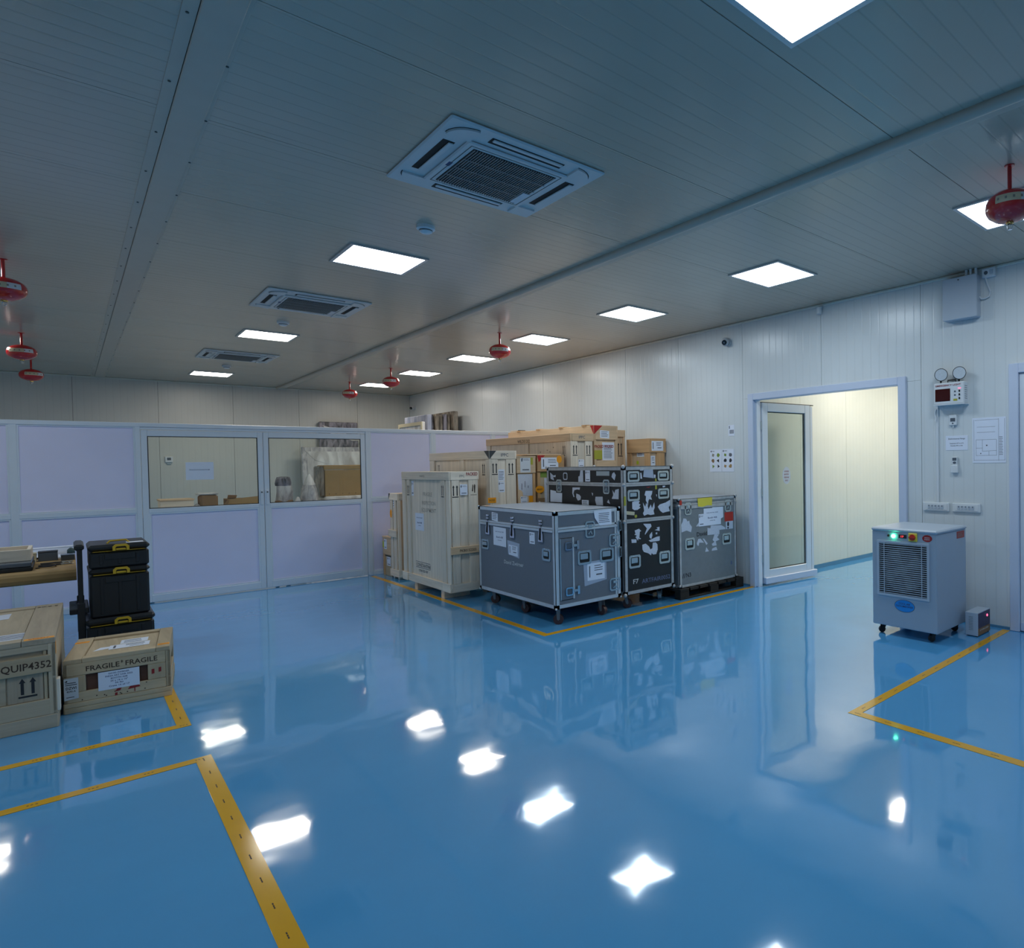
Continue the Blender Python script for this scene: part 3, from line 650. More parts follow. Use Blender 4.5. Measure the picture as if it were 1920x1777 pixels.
def switch_board(y0, y1, label):
    e = on_wall('switch_plate', label, 'switch', (y0 + y1) / 2, 1.07, group='white switch plates over the cooling unit')
    fb('plate', 'white_plastic', e, FW, -y1, -y0, 1.072, 1.16, 0, .02, .005)
    fb('insert', 'white_plastic', e, FW, -y1 + .03, -y0 - .02, 1.085, 1.148, .02, .024, .003)
    for i in range(5): fb('rocker', 'unit_top', e, FW, -y1 + .055 + i * .034, -y1 + .08 + i * .034, 1.098, 1.136, .024, .029, .002)
    m_ = MB()
    for i in range(5): m_.fbox(FW, -y1 + .065 + i * .034, -y1 + .07 + i * .034, 1.118, 1.132, .029, .030)
    m_.build('rocker_marks', 'ink', e)
switch_board(2.69, 2.963, 'white switch plate under the cable trunking, left of its twin'); switch_board(2.385, 2.66, 'white switch plate nearer the edge door, right of its twin')
e = on_wall('motion_sensor', 'small white motion sensor at the top of the right wall above the doorway', 'sensor', 4.18, 3.30)
fb('bracket', 'white_plastic', e, FW, -4.20, -4.16, 3.33, 3.36, 0, .03, .004); MB().cyl((XW - .045, 4.18, 3.27), (XW - .045, 4.18, 3.345), .032, 16).build('sensor_body', 'white_plastic', e, True)
def cctv(label, loc, yaw):
    e = thing('security_camera', label, 'security camera', loc, yaw, local=True, group='dome security cameras')
    MB().cyl((0, 0, 0), (-.03, 0, 0), .058, 20).build('mount', 'camera_white', e, True)
    MB().lathe([(0, .055), (.03, .05), (.05, .03), (.056, 0), (.05, -.03), (.03, -.05), (0, -.055)], 20, c=(-.06, 0, 0)).build('turret', 'camera_white', e, True)
    d_ = Vector((-.85, -.42, -.35)).normalized(); c_ = Vector((-.06, 0, 0))
    l = MB().cyl(c_ + d_ * .035, c_ + d_ * .059, .036, 20, .030).build('lens_face', 'lens_black', e, True)
    MB().cyl(c_ + d_ * .058, c_ + d_ * .061, .012, 12).build('lens', 'screen_grey', l)
cctv('white dome camera with black eye on the right wall above the notices', (XW, 5.64, 3.16), 0)
cctv('small camera in the far corner under the ceiling', (XW, 16.3, 3.06), 0)
def icon_sheet(label, y0, y1, z0, z1, seed):
    rnd = random.Random(seed)
    e = on_wall('instruction_sheet', label, 'paper', (y0 + y1) / 2, z0, group='pair of picture instruction sheets')
    fb('sheet', 'paper', e, FW, -y1, -y0, z0, z1, .001, .003)
    cols = ['ink_grey', 'ink_faint', 'cardboard_dark', 'tag_green', 'ink', 'cardboard']
    for i in range(3):
        for j in range(2):
            u = -y1 + (y1 - y0) * (.28 + .44 * j); v = z1 - .075 - .075 * i; r = .03
            k = rnd.choice((3, 4, 6, 8)); ph = rnd.random() * 6
            MB().fpoly(FW, [(u + r * math.cos(ph + 6.283 * q / k) * rnd.uniform(.7, 1.1), v + r * math.sin(ph + 6.283 * q / k) * rnd.uniform(.7, 1)) for q in range(k)], .003, .0035).build('picture', rnd.choice(cols), e)
    MB().fbox(FW, -y1 + .02, -y1 + .035, z1 - .035, z1 - .012, .003, .0035).lines(FW, -y1 + .042, -y1 + .10, z1 - .015, z1 - .032, 2, .0035).build('heading_print', 'ink', e)
icon_sheet('white instruction sheet with small pictures left of the doorway, left one of two', 5.79, 6.01, 1.465, 1.763, 3)
icon_sheet('white instruction sheet with small pictures left of the doorway, right one of two', 5.57, 5.785, 1.467, 1.765, 8)
e = on_wall('wall_label', 'small white barcode label on the right wall above the instruction sheets', 'label', 5.607, 1.935)
fb('sticker', 'paper', e, FW, -5.66, -5.555, 1.935, 2.078, .001, .003)
m_ = MB().fbox(FW, -5.648, -5.634, 2.03, 2.068, .003, .0035)
for i in range(9): m_.fbox(FW, -5.64 + i * .0085, -5.636 + i * .0085 + (.002 if i % 3 else 0), 1.965, 2.015, .003, .0035)
m_.build('barcode', 'ink_grey', e)

# ---------------------------------------------------------------- cooling unit and voltage stabiliser
u = thing('cooling_unit', 'grey portable cooling cabinet with slatted grille and green lamp beside the wall', 'cooling unit', (5.5, 2.72, 0))
UX = fX(5.2, 3.03); UY = fY(2.41, 5.2)
bx('cabinet', 'unit_grey', u, 5.2, 5.805, 2.41, 3.03, .085, .945, .006)
bx('lid', 'unit_top', u, 5.192, 5.812, 2.402, 3.038, .945, .978, .012)
MB().fring(UX, .055, .555, .362, .862, .02, 0, .012).build('grille_frame', 'unit_top', u)
fb('grille_opening', 'dark_void', u, UX, .07, .54, .377, .847, 0, .001)
MB().disc(UX, .305, .612, .20, .001, .003, k=28).build('fan_ring', 'fan_grey', u)
fa = MB()
for k in range(4):
    a = R(20 + 90 * k)
    fa.fpoly(UX, [(.305 + r_ * math.cos(a + o_), .612 + r_ * math.sin(a + o_)) for r_, o_ in ((.04, -.5), (.185, -.15), (.19, .45), (.10, .5), (.04, .3))], .003, .006)
fa.disc(UX, .305, .612, .05, .003, .010, k=16).build('fan_blades', plain('slat_dark', (.10, .11, .11), .5), u)
for i in range(25): fb('slat', 'unit_top', u, UX, .072, .538, .388 + i * .0185, .394 + i * .0185, .005, .011)
for u_ in (.128, .488): fb('grille_stay', 'unit_top', u, UX, u_ - .003, u_ + .003, .377, .847, .011, .014)
MB().disc(UX, .168, .909, .011, 0, .008, k=14).build('buzzer', 'ink_brown', u)
MB().disc(UX, .219, .908, .017, 0, .016, k=18).build('green_lamp', 'led_green', u)
dsp = fb('digital_display', 'ink', u, UX, .268, .343, .893, .925, 0, .006, .002); MB().text(UX, '17', .305, .909, .016, .026, .0066).build('digits', 'led_red', dsp)
rs = fb('rotary_switch', 'tag_yellow', u, UX, .364, .446, .872, .945, 0, .012, .004); MB().disc(UX, .405, .908, .027, .012, .024, k=18).fbox(UX, .378, .432, .902, .914, .024, .034).build('red_knob', 'tag_red', rs)
ov = MB().disc(UX, .535, .907, .045, 0, .002, .03, 24).build('red_badge', 'oval_red', u); MB().text(UX, 'MADE IN', .535, .914, .011, .045, .0025).text(UX, 'INDIA', .535, .898, .011, .05, .0025).build('badge_lettering', 'ink_white', ov)
ov = MB().disc(UX, .318, .288, .098, 0, .001, .056, 28).build('blue_badge', 'ink_grey', u); MB().disc(UX, .318, .288, .094, .001, .002, .052, 28).build('badge_face', 'oval_blue', ov); MB().text(UX, 'COOL AIR', .318, .307, .017, .11, .0028).text(UX, 'DEHUMIDIFIER', .318, .284, .016, .165, .0028).build('badge_lettering', 'ink_blue', ov)
fb('rating_plate', 'oval_red', u, UY, .405, .565, .873, .935, 0, .002); MB().lines(UY, .42, .55, .925, .882, 4, .0026).build('plate_print', 'ink_faint', u)
def swivel_caster(par, x, y, ztop, r, w, wheel='caster_rubber', yaw=0, metal='hw_pale', off=.02):
    """plate, fork and wheel; the fork is the part, plate and wheel its sub-parts"""
    d_ = Vector((math.cos(yaw), math.sin(yaw), 0)); q = Vector((-d_.y, d_.x, 0)); c_ = Vector((x, y, r)) + d_ * off
    f = MB()
    for s_ in (-1, 1):
        p = c_ + q * (w / 2 + .006) * s_; t_ = Vector((x, y, ztop - .012)) + q * (w / 2 + .006) * s_
        f.add([p - d_ * .014 - q * .003, p + d_ * .014 - q * .003, t_ + d_ * .02 - q * .003, t_ - d_ * .02 - q * .003, p - d_ * .014 + q * .003, p + d_ * .014 + q * .003, t_ + d_ * .02 + q * .003, t_ - d_ * .02 + q * .003], [(0, 3, 2, 1), (4, 5, 6, 7), (0, 1, 5, 4), (1, 2, 6, 5), (2, 3, 7, 6), (3, 0, 4, 7)])
    f.cyl((x, y, ztop - .016), (x, y, ztop - .006), w * .9, 12)
    fk = f.build('caster', metal, par)
    MB().box(x - .045, x + .045, y - .04, y + .04, ztop - .006, ztop, .002).build('mounting_plate', metal, fk)
    MB().cyl(c_ - q * w / 2, c_ + q * w / 2, r, 20).build('wheel', wheel, fk, True)
    MB().cyl(c_ - q * (w / 2 + .01), c_ + q * (w / 2 + .01), .008, 8).build('axle', metal, fk)
for x, y in ((5.27, 2.48), (5.27, 2.96), (5.74, 2.48), (5.74, 2.96)): swivel_caster(u, x, y, .085, .03, .022, 'rubber_black', 2.5, 'rubber_black', .015)
s_ = thing('voltage_stabiliser', 'small white box with dark printed end on the floor beside the cooling unit', 'stabiliser', (5.78, 2.30, 0))
bx('housing', 'unit_top', s_, 5.645, 5.925, 2.242, 2.355, .008, .216, .004)
SX = fX(5.645, 2.355); SY = fY(2.242, 5.645)
for i in range(9): fb('vent_slot', 'slat_grey', s_, SX, .032, .070, .058 + i * .0145, .0625 + i * .0145, 0, .0012)
fb('front_print', 'purple_print', s_, SY, .006, .274, .075, .208, 0, .002); fb('lower_print', 'cardboard_dark', s_, SY, .006, .274, .012, .073, 0, .002)
MB().text(SY, 'STABILIZER', .14, .055, .014, .2, .0026).build('print_lettering', 'ink_white', s_); MB().disc(SY, .205, .165, .012, .002, .006, k=12).build('indicator', 'led_pink', s_)
for x in (5.665, 5.905):
    for y in (2.26, 2.335): MB().cyl((x, y, 0), (x, y, .009), .012, 8).build('foot', 'rubber_black', s_)
MB().tube([(5.925, 2.30, .05), (5.97, 2.29, .02), (6.02, 2.31, .008), (6.07, 2.36, .012), (6.085, 2.5, .03)], .006).build('power_lead', 'white_plastic', s_, True)

# ---------------------------------------------------------------- crates
def board(name, tone, par, fr, u0, u1, v0, v1, n0, n1, c=.003):
    """a plank on a face; grain follows the longer side"""
    d_ = fr.u if (u1 - u0) > (v1 - v0) else fr.v
    ax = 'xyz'[max(range(3), key=lambda i: abs(d_[i]))]
    return MB().fbox(fr, u0, u1, v0, v1, n0, n1, c).build(name, wood(tone, ax), par)
def arrows(par, fr, u0, u1, v0, v1, n, mat='ink', name='this_way_up_arrows'):
    m_ = MB(); w = (u1 - u0)
    for c_ in (u0 + w * .22, u1 - w * .22):
        s_ = w * .085; h = w * .18
        m_.fpoly(fr, [(c_ - s_, v0 + .02), (c_ + s_, v0 + .02), (c_ + s_, v1 - h * 2), (c_ - s_, v1 - h * 2)], n, n + .0006)
        m_.fpoly(fr, [(c_ - h, v1 - h * 2), (c_ + h, v1 - h * 2), (c_, v1)], n, n + .0006)
    m_.fpoly(fr, [(u0, v0), (u1, v0), (u1, v0 + .011), (u0, v0 + .011)], n, n + .0006)
    return m_.build(name, mat, par)
def paper(par, fr, u0, u1, v0, v1, n, rows=None, name='paper_label', mat='paper', k=5, logo=False, bars=False, skew=0, ink='ink_grey'):
    w = u1 - u0; h = v1 - v0
    p = MB().fpoly(fr, [(u0, v0), (u1, v0 - skew), (u1, v1 - skew), (u0, v1)], n, n + .0008).build(name, mat, par)
    m_ = MB(); q = n + .0013
    if logo: m_.fpoly(fr, [(u0 + w * .1, v1 - h * .3), (u0 + w * .22, v1 - h * .3), (u0 + w * .26, v1 - h * .08), (u0 + w * .1, v1 - h * .12)], q - .0004, q); m_.lines(fr, u0 + w * .32, u1 - w * .1, v1 - h * .12, v1 - h * .24, 2, q)
    if bars: m_.fpoly(fr, [(u0 + w * .1, v0 + h * .18), (u0 + w * .16, v0 + h * .18), (u0 + w * .16, v1 - h * .15), (u0 + w * .1, v1 - h * .15)], q - .0004, q); m_.lines(fr, u0 + w * .4, u1 - w * .1, v1 - h * .1, v1 - h * .5, 3, q); m_.fpoly(fr, [(u0 + w * .5, v0 + h * .26), (u1 - w * .15, v0 + h * .26), (u1 - w * .15, v0 + h * .34), (u0 + w * .5, v0 + h * .34)], q - .0004, q)
    if rows:
        for s_, vr, hr, wr in rows: m_.text(fr, s_, u0 + w / 2, v0 + h * vr, h * hr, w * wr, q)
    elif logo: m_.fpoly(fr, [(u0 + w * .2, v0 + h * .14), (u1 - w * .15, v0 + h * .14), (u1 - w * .15, v0 + h * .21), (u0 + w * .2, v0 + h * .21)], q - .0004, q)
    elif not bars: m_.lines(fr, u0 + w * .12, u1 - w * .1, v1 - h * .12, v0 + h * .1, k, q)
    if m_.V: m_.build('label_print', ink, p)
    return p
BOOTH = [('India Art Fair 2025', .74, .055, .66), ('Booth A08', .45, .095, .52), ('CRATE', .28, .045, .3)]
def crate(name, label, x0, x1, y0, y1, z0, z1, tone, lid, base, bX=(), bY=(), rail='', feet=(), cat='crate', group=None, lidtone=None, bodytone=None, t=.02, Xv=None):
    """timber transport crate: sheet body, battens standing proud, rim boards at lid and base"""
    c = thing(name, label, cat, ((x0 + x1) / 2, (y0 + y1) / 2, 0), group=group)
    lt = lidtone or tone
    bx('body', wood(bodytone or tone, 'z'), c, x0 + t, x1 - t, y0 + t, y1 - t, z0 + .005, z1 - .004, .002)
    FX = fX(x0, y1); FY = fY(y0, x0); dy = y1 - y0; dx = x1 - x0
    for fr, w, bl in ((FX, dy, bX), (FY, dx, bY)):
        for u0, u1 in bl: board('batten', tone, c, fr, u0, u1, z0 + base, z1 - lid, -t, -.001)
    fxp = fXp(x1, y0); fyp = Frame((x1, y1, 0), (-1, 0, 0), (0, 0, 1), (0, 1, 0))
    for fr, w in ((FX, dy), (FY, dx), (fxp, dy), (fyp, dx)):
        e_ = .0 if fr in (FX, fxp) else t
        board('lid_board', lt, c, fr, e_, w - e_, z1 - lid, z1, -t, .004)
        board('base_board', tone, c, fr, e_, w - e_, z0, z0 + base, -t, .004)
    for x, y, w in feet: bx('foot', wood(tone, 'x'), c, x, x + w[0], y, y + w[1], 0, z0 + .004, .003)
    return c, FX, FY
# T1: the tall pale crate in front
c, FX, FY = crate('tall_crate', 'tall pale pine crate on feet beside the grey flight case, PACKED stamp on lid', 3.13, 3.49, 7.38, 8.87, .1, 1.53, 'pine', .10, .10,
    bX=[(.0, .11), (.17, .265), (1.24, 1.36), (1.39, 1.488)], bY=[(.03, .122), (.235, .352)], feet=[(3.145, 7.62, (.32, .09)), (3.145, 8.45, (.32, .09))], group='wooden art crates by the right wall')
board('base_block', 'pine', c, FX, .0, .17, .1, .205, .004, .016); board('base_block', 'pine', c, FX, 1.27, 1.49, .1, .205, .004, .012)
board('middle_rail', 'tan', c, FY, .0, .36, .55, .64, -.001, .018)
arrows(c, FY, .036, .112, 1.224, 1.37, -.001); arrows(c, FX, .178, .256, 1.224, 1.36, -.001); arrows(c, FX, 1.262, 1.337, 1.226, 1.373, -.001)
paper(c, FY, .13, .222, 1.25, 1.378, -.001, logo=True); paper(c, FX, .39, .67, .78, 1.0, -.019, BOOTH, ink='ink_blue'); paper(c, FX, .285, .36, 1.22, 1.41, -.019, logo=True)
MB().text(FY, 'PACKED', .277, 1.50, .038, .14, .0046, bold=.03).build('packed_stamp', 'ink_red', c); MB().text(FY, 'IPPC', .155, 1.478, .03, .06, .0046).build('heat_stamp', 'ink_faint', c); MB().text(FX, 'W0522', .70, 1.476, .022, .16, .0046).build('lid_number', 'ink_faint', c)
MB().text(FY, 'PKB0152203', .205, .592, .032, .2, .0186).build('crate_number', 'ink_brown', c)
MB().text(FX, 'CONSTANTINE', .62, .335, .045, .46, -.0188).fbox(FX, .38, .84, .37, .376, -.0192, -.0188).fbox(FX, .38, .84, .297, .303, -.0192, -.0188).text(FX, 'CRATED BY', .62, .265, .03, .3, -.0188).build('maker_stencil', 'ink_grey', c)
for w_, u_, v_, l_ in (('FRAGILE', .80, 1.25, .28), ('INSPECTION', .83, 1.14, .42), ('EQUIPMENT', .83, 1.05, .45)): MB().text(FX, w_, u_, v_, .05, l_, -.0188).build('faint_lettering', plain('ink_worn', (.48, .43, .36), .8), c)
MB().fpoly(FY, [(.275, 1.29), (.29, 1.29), (.295, 1.37), (.285, 1.37)], -.001, -.0004).fpoly(FY, [(.305, 1.27), (.315, 1.27), (.32, 1.36), (.31, 1.38), (.30, 1.35)], -.001, -.0004).fpoly(FY, [(.258, 1.245), (.335, 1.245), (.335, 1.25), (.258, 1.25)], -.001, -.0004).build('glass_symbol', 'ink_brown', c)
# T2
c, FX, FY = crate('tall_crate', 'tall pale crate with black corner triangle behind the front crate', 3.64, 4.0, 7.39, 9.22, .1, 1.78, 'pine', .105, .1,
    bX=[(.0, .16), (1.0, 1.1), (1.735, 1.83)], bY=[(.022, .112), (.222, .352)], feet=[(3.66, 7.6, (.3, .09)), (3.66, 8.9, (.3, .09))], group='wooden art crates by the right wall')
arrows(c, FY, .03, .106, 1.48, 1.627, -.001); arrows(c, FY, .245, .322, 1.475, 1.627, -.001); arrows(c, FX, 1.59, 1.67, 1.476, 1.623, -.019); arrows(c, FX, .235, .30, 1.50, 1.62, -.019)
paper(c, FY, .118, .205, 1.40, 1.546, -.019, k=6); paper(c, FY, .118, .205, 1.26, 1.395, -.019, logo=True)
MB().fpoly(FX, [(1.70, 1.779), (1.829, 1.779), (1.829, 1.675)], .004, .005).build('corner_mark', 'tri_dark', c); MB().fpoly(FY, [(.0, 1.779), (.09, 1.779), (.0, 1.675)], .004, .005).build('corner_mark', 'tri_dark', c)
MB().text(FY, 'IPPC', .2, 1.727, .04, .1, .0046).build('heat_stamp', 'ink_grey', c)
o = paper(c, FY, -.03, .075, 1.135, 1.20, .003, [('PACKED', .5, .35, .7)], 'orange_tag', 'tag_orange', ink='ink_brown')
# T3
c, FX, FY = crate('long_crate', 'long tan crate with stencilled number behind the carton stacks', 4.75, 5.12, 7.3, 9.74, .1, 2.015, 'pine', .105, .1,
    bX=[(.0, .13), (1.255, 1.318), (2.30, 2.44)], bY=[(.022, .112), (.23, .352)], feet=[(4.77, 7.6, (.3, .09)), (4.77, 9.3, (.3, .09))], group='wooden art crates by the right wall', lidtone='tan')
arrows(c, FY, .030, .108, 1.713, 1.857, -.001); arrows(c, FY, .245, .32, 1.712, 1.859, -.001); arrows(c, FX, 2.21, 2.285, 1.716, 1.856, -.019)
MB().text(FX, 'WILD01202', 1.2, 1.945, .045, .36, .0046).build('crate_number', 'ink_brown', c); MB().text(FY, 'IPPC', .18, 1.965, .04, .1, .0046).build('heat_stamp', 'ink_grey', c)
paper(c, FY, .13, .22, 1.56, 1.66, -.019, logo=True)
kn = MB()
for k in range(9): kn.disc(FX, 1.45 + .085 * k + .03 * random.random(), 1.66 + .2 * random.random(), .009, -.0199, -.019, k=7)
kn.build('knots', 'ink_brown', c)
# T4
c, FX, FY = crate('long_crate', 'tallest crate with red corner triangle and two red PACKED stamps', 5.15, 5.56, 7.33, 9.76, .1, 2.135, 'tan', .20, .1,
    bX=[(.0, .12), (1.2, 1.3), (2.31, 2.43)], bY=[(.0, .04), (.37, .41)], feet=[(5.17, 7.6, (.34, .09)), (5.17, 9.3, (.34, .09))], group='wooden art crates by the right wall')
for y in (7.5, 8.1, 8.75, 9.35): bx('top_slat', wood('orange', 'x'), c, 5.135, 5.56, y, y + .11, 2.133, 2.15, .003)
MB().fpoly(FY, [(.0, 2.134), (.143, 2.134), (.0, 2.01)], .004, .005).build('corner_mark', 'tri_red', c); MB().fpoly(FX, [(2.35, 2.134), (2.429, 2.134), (2.429, 2.01)], .004, .005).build('corner_mark', 'tri_red', c)
paper(c, FY, .10, .258, 1.962, 2.07, .004, k=4, skew=.01); paper(c, FY, .15, .36, 1.645, 1.90, -.019, k=9); fb('green_tag', 'tag_olive', c, FY, .0, .135, 1.66, 1.787, -.001, .001)
MB().text(FY, 'PACKED', .085, 1.843, .040, .15, .0012, bold=.03).text(FY, 'PACKED', .27, 1.843, .040, .155, -.0170, bold=.03).build('packed_stamp', 'ink_red', c)
board('lower_rail', 'tan', c, FY, .04, .37, 1.55, 1.64, -.02, -.002)
# T6 narrow crate between
c, FX, FY = crate('narrow_crate', 'narrow upright crate squeezed between the red triangle crate and wall', 5.6, 5.765, 7.42, 8.6, .05, 2.085, 'tan', .10, .1, bX=[(0, .1), (1.08, 1.18)], bY=[(.0, .03), (.13, .164)], feet=[(5.61, 7.5, (.14, .08)), (5.61, 8.4, (.14, .08))], group='wooden art crates by the right wall')
arrows(c, FY, .035, .125, 1.70, 1.90, -.019)
# T5 orange crate near the wall
c, FX, FY = crate('short_deep_crate', 'orange-brown framed crate near the wall behind the black case, white labels', 5.775, 6.08, 6.88, 7.40, .05, 1.945, 'orange', .20, .1, bX=[(0, .10), (.40, .52)], bY=[(.0, .02), (.135, .285)], feet=[(5.79, 6.95, (.27, .08)), (5.79, 7.25, (.27, .08))], group='wooden art crates by the right wall', bodytone='tan')
paper(c, FY, .035, .252, 1.77, 1.91, .004, bars=True); paper(c, FY, .01, .115, 1.56, 1.70, -.019, bars=True); paper(c, FX, .21, .375, 1.69, 1.80, -.019, k=4); fb('green_tag', 'tag_lime', c, FX, .20, .25, 1.58, 1.63, -.019, -.018)
# carton stacks in front of the long crate
def carton(name, label, x0, x1, y0, y1, z0, z1, mat, group='cartons stacked behind the grey case'):
    c = thing(name, label, 'box', ((x0 + x1) / 2, (y0 + y1) / 2, z0), group=group)
    bx('box_body', mat, c, x0, x1, y0, y1, z0, z1, .004)
    return c, fX(x0, y1), fY(y0, x0)
T = wood('tan', 'z'); TO = wood('tan', 'x'); OR = wood('orange', 'x')
c, FX, FY = carton('slim_crate', 'slim wooden box under a labelled box, torn white paper on its front', 4.02, 4.265, 7.40, 7.9, 0, 1.488, T)
MB().fpoly(FY, [(-.0, 1.48), (.205, 1.48), (.204, 1.20), (.07, 1.20), (.065, 1.245), (.05, 1.27), (.01, 1.285)], 0, .0012).build('torn_paper', 'paper_torn', c)
sc = MB()
for a in ((.095, 1.31, 1.39), (.05, 1.28, 1.36), (.14, 1.30, 1.33)): sc.fpoly(FY, [(a[0], a[1]), (a[0] + .006, a[1]), (a[0] + .008, a[2]), (a[0] + .002, a[2])], .0012, .0018)
sc.build('scrawl', 'ink', c)
paper(c, FY, .034, .13, 1.113, 1.193, .0, logo=True); fb('orange_tag', 'tag_orange', c, FY, .152, .23, 1.113, 1.198, .0, .001)
fb('edge_board', wood('orange', 'z'), c, FY, .21, .245, .02, 1.486, 0, .012, .002)
c, FX, FY = carton('small_crate', 'small wooden box with large white label on top of the slim box', 4.005, 4.27, 7.385, 7.9, 1.49, 1.71, TO)
paper(c, FY, .045, .19, 1.50, 1.702, .0, logo=True, mat='label_white'); fb('tape_patch', 'tag_olive', c, FY, .19, .225, 1.60, 1.705, 0, .001); fb('lid_edge', TO, c, FY, 0, .265, 1.69, 1.712, 0, .004, .001)
c, FX, FY = carton('slim_crate', 'brown upright box with orange bubble tag beside the black case', 4.30, 4.69, 7.41, 7.9, 0, 1.503, wood('old', 'z'))
fb('edge_board', wood('orange', 'z'), c, FY, 0, .04, .02, 1.50, 0, .012, .002); fb('green_tag', 'tag_green', c, FY, .05, .16, 1.43, 1.50, 0, .001); fb('white_panel', 'paper_torn', c, FY, .105, .36, 1.10, 1.42, 0, .001)
o = MB().disc(FY, .03, 1.275, .065, .013, .015, .048, 16).build('orange_tag', 'tag_orange', c); MB().text(FY, 'READY', .03, 1.275, .022, .08, .0156).build('tag_lettering', 'ink_brown', o); fb('brown_patch', 'cardboard_dark', c, FY, -.0, .10, 1.10, 1.16, .012, .014)
c, FX, FY = carton('small_crate', 'flat brown box with red corner and round orange sticker', 4.295, 4.70, 7.385, 7.9, 1.505, 1.722, OR)
MB().fpoly(FY, [(-.0, 1.72), (.115, 1.72), (.02, 1.63)], 0, .001).build('corner_mark', 'tri_red', c); paper(c, FY, .055, .31, 1.54, 1.69, .0015, bars=True); MB().disc(FY, .325, 1.665, .04, .003, .004, .05, 20).build('round_sticker', 'tag_orange', c)
bx('lid', TO, c, 4.15, 4.66, 7.39, 7.8, 1.722, 1.735, .003)
# small pieces by the partition
c, FX, FY = crate('narrow_crate', 'narrow slatted crate with black corner leaning by the partition', 3.24, 3.46, 9.36, 9.70, .035, 1.22, 'pine', .095, .10, bX=[(.03, .125), (.16, .26)], bY=[(.0, .04), (.18, .22)], feet=[(3.26, 9.42, (.18, .05)), (3.26, 9.6, (.18, .05))], group='wooden art crates by the right wall', bodytone='tan')
board('middle_rail', 'pine', c, FX, .0, .30, .60, .70, -.001, .02); MB().fpoly(FX, [(0, 1.219), (.06, 1.219), (.0, 1.13)], .004, .005).build('corner_mark', 'tri_dark', c); MB().disc(FX, .07, .93, .045, -.001, .0005, .06, 16).build('orange_sticker', 'tag_orange', c); paper(c, FX, .165, .195, 1.02, 1.14, -.001, k=3)
c, FX, FY = carton('small_crate', 'lower brown box with dark strap beside the partition', 3.27, 3.6, 9.74, 10.06, 0, .31, wood('old', 'y'), 'two small boxes stacked by the partition')
paper(c, FX, .13, .28, .15, .28, .0, logo=True); fb('strap', 'rubber_black', c, FX, -.002, .322, .285, .30, 0, .003); fb('edge_board', OR, c, FX, 0, .07, .0, .31, 0, .008, .002)
c, FX, FY = carton('small_crate', 'upper brown box with lime sticker beside the partition', 3.262, 3.6, 9.735, 10.07, .31, .555, wood('tan', 'y'), 'two small boxes stacked by the partition')
fb('lime_sticker', 'tag_lime', c, FX, .0, .05, .41, .50, 0, .001); paper(c, FX, .055, .17, .39, .535, 0, logo=True); bx('lid', wood('tan', 'y'), c, 3.255, 3.605, 9.73, 10.072, .553, .575, .003)

# ---------------------------------------------------------------- flight cases
def angle_trims(c, x0, x1, y0, y1, z0, z1, w, mat, t=.004):
    """folded aluminium angle along each of the twelve edges"""
    for ax in range(3):
        for s1 in (0, 1):
            for s2 in (0, 1):
                lo = [x0, y0, z0]; hi = [x1, y1, z1]; a, b_ = [i for i in range(3) if i != ax]
                m_ = MB()
                for k_, o_ in ((a, b_), (b_, a)):
                    sk = s1 if k_ == a else s2; so = s1 if o_ == a else s2
                    l = list(lo); h = list(hi)
                    if sk: l[k_] = hi[k_] - .001; h[k_] = hi[k_] + t
                    else: h[k_] = lo[k_] + .001; l[k_] = lo[k_] - t
                    if so: l[o_] = hi[o_] - w; h[o_] = hi[o_] + t
                    else: h[o_] = lo[o_] + w; l[o_] = lo[o_] - t
                    m_.box(l[0], h[0], l[1], h[1], l[2], h[2])
                m_.build('edge_trim', mat, c)
def corners(c, x0, x1, y0, y1, zs, r, mat):
    for x in (x0, x1):
        for y in (y0, y1):
            for z in zs:
                m_ = MB(); k = 6
                prof = [(r * math.sin(math.pi * i / k), -r * math.cos(math.pi * i / k)) for i in range(k + 1)]
                m_.lathe([(max(.0005, a), b_) for a, b_ in prof], 10, c=(x, y, z)).build('ball_corner', mat, c, True)
def handle(c, fr, u0, u1, v0, v1, rim='hw_pale', bar='steel_hw'):
    """recessed spring handle: rim, dark dish and hinged grip"""
    h = MB().fring(fr, u0, u1, v0, v1, .022, 0, .007, .016).build('recessed_handle', rim, c)
    MB().fbox(fr, u0 + .018, u1 - .018, v0 + .018, v1 - .018, .0005, .0018).build('dish', 'dark_void', h)
    MB().fbox(fr, u0 + .03, u1 - .042, v0 + (v1 - v0) * .38, v1 - .03, .002, .011, .003).build('grip', bar, h)
    m_ = MB()
    for i in range(4): m_.disc(fr, u0 + (u1 - u0) * (.15 + .233 * i), v1 - .011, .0045, .007, .009, k=6)
    m_.build('rivets', 'chrome', h)
    return h
def butterfly(c, fr, u0, u1, v0, v1, rim='hw_pale', dark='screen_grey'):
    """recessed butterfly catch"""
    h = MB().fring(fr, u0, u1, v0, v1, .016, 0, .008, .018).build('butterfly_catch', rim, c)
    MB().fbox(fr, u0 + .012, u1 - .012, v0 + .012, v1 - .012, .0005, .003).build('dish', dark, h)
    cu = (u0 + u1) / 2; cv = (v0 + v1) / 2; w = u1 - u0; q = v1 - v0
    MB().fpoly(fr, [(cu - w * .22, cv - q * .25), (cu + w * .05, cv - q * .05), (cu + w * .22, cv - q * .28), (cu + w * .15, cv - q * .32), (cu, cv - q * .15), (cu - w * .15, cv - q * .32)], .003, .010).build('wing_nut', 'steel_hw', h)
    MB().fbox(fr, cu - w * .2, cu + w * .2, cv + q * .08, cv + q * .3, .003, .012, .003).build('hook_plate', 'steel_hw', h)
def torn(c, fr, pts, n=.001, mat='paper_torn', name='torn_label'): return MB().fpoly(fr, pts, n, n + .0009).build(name, mat, c)

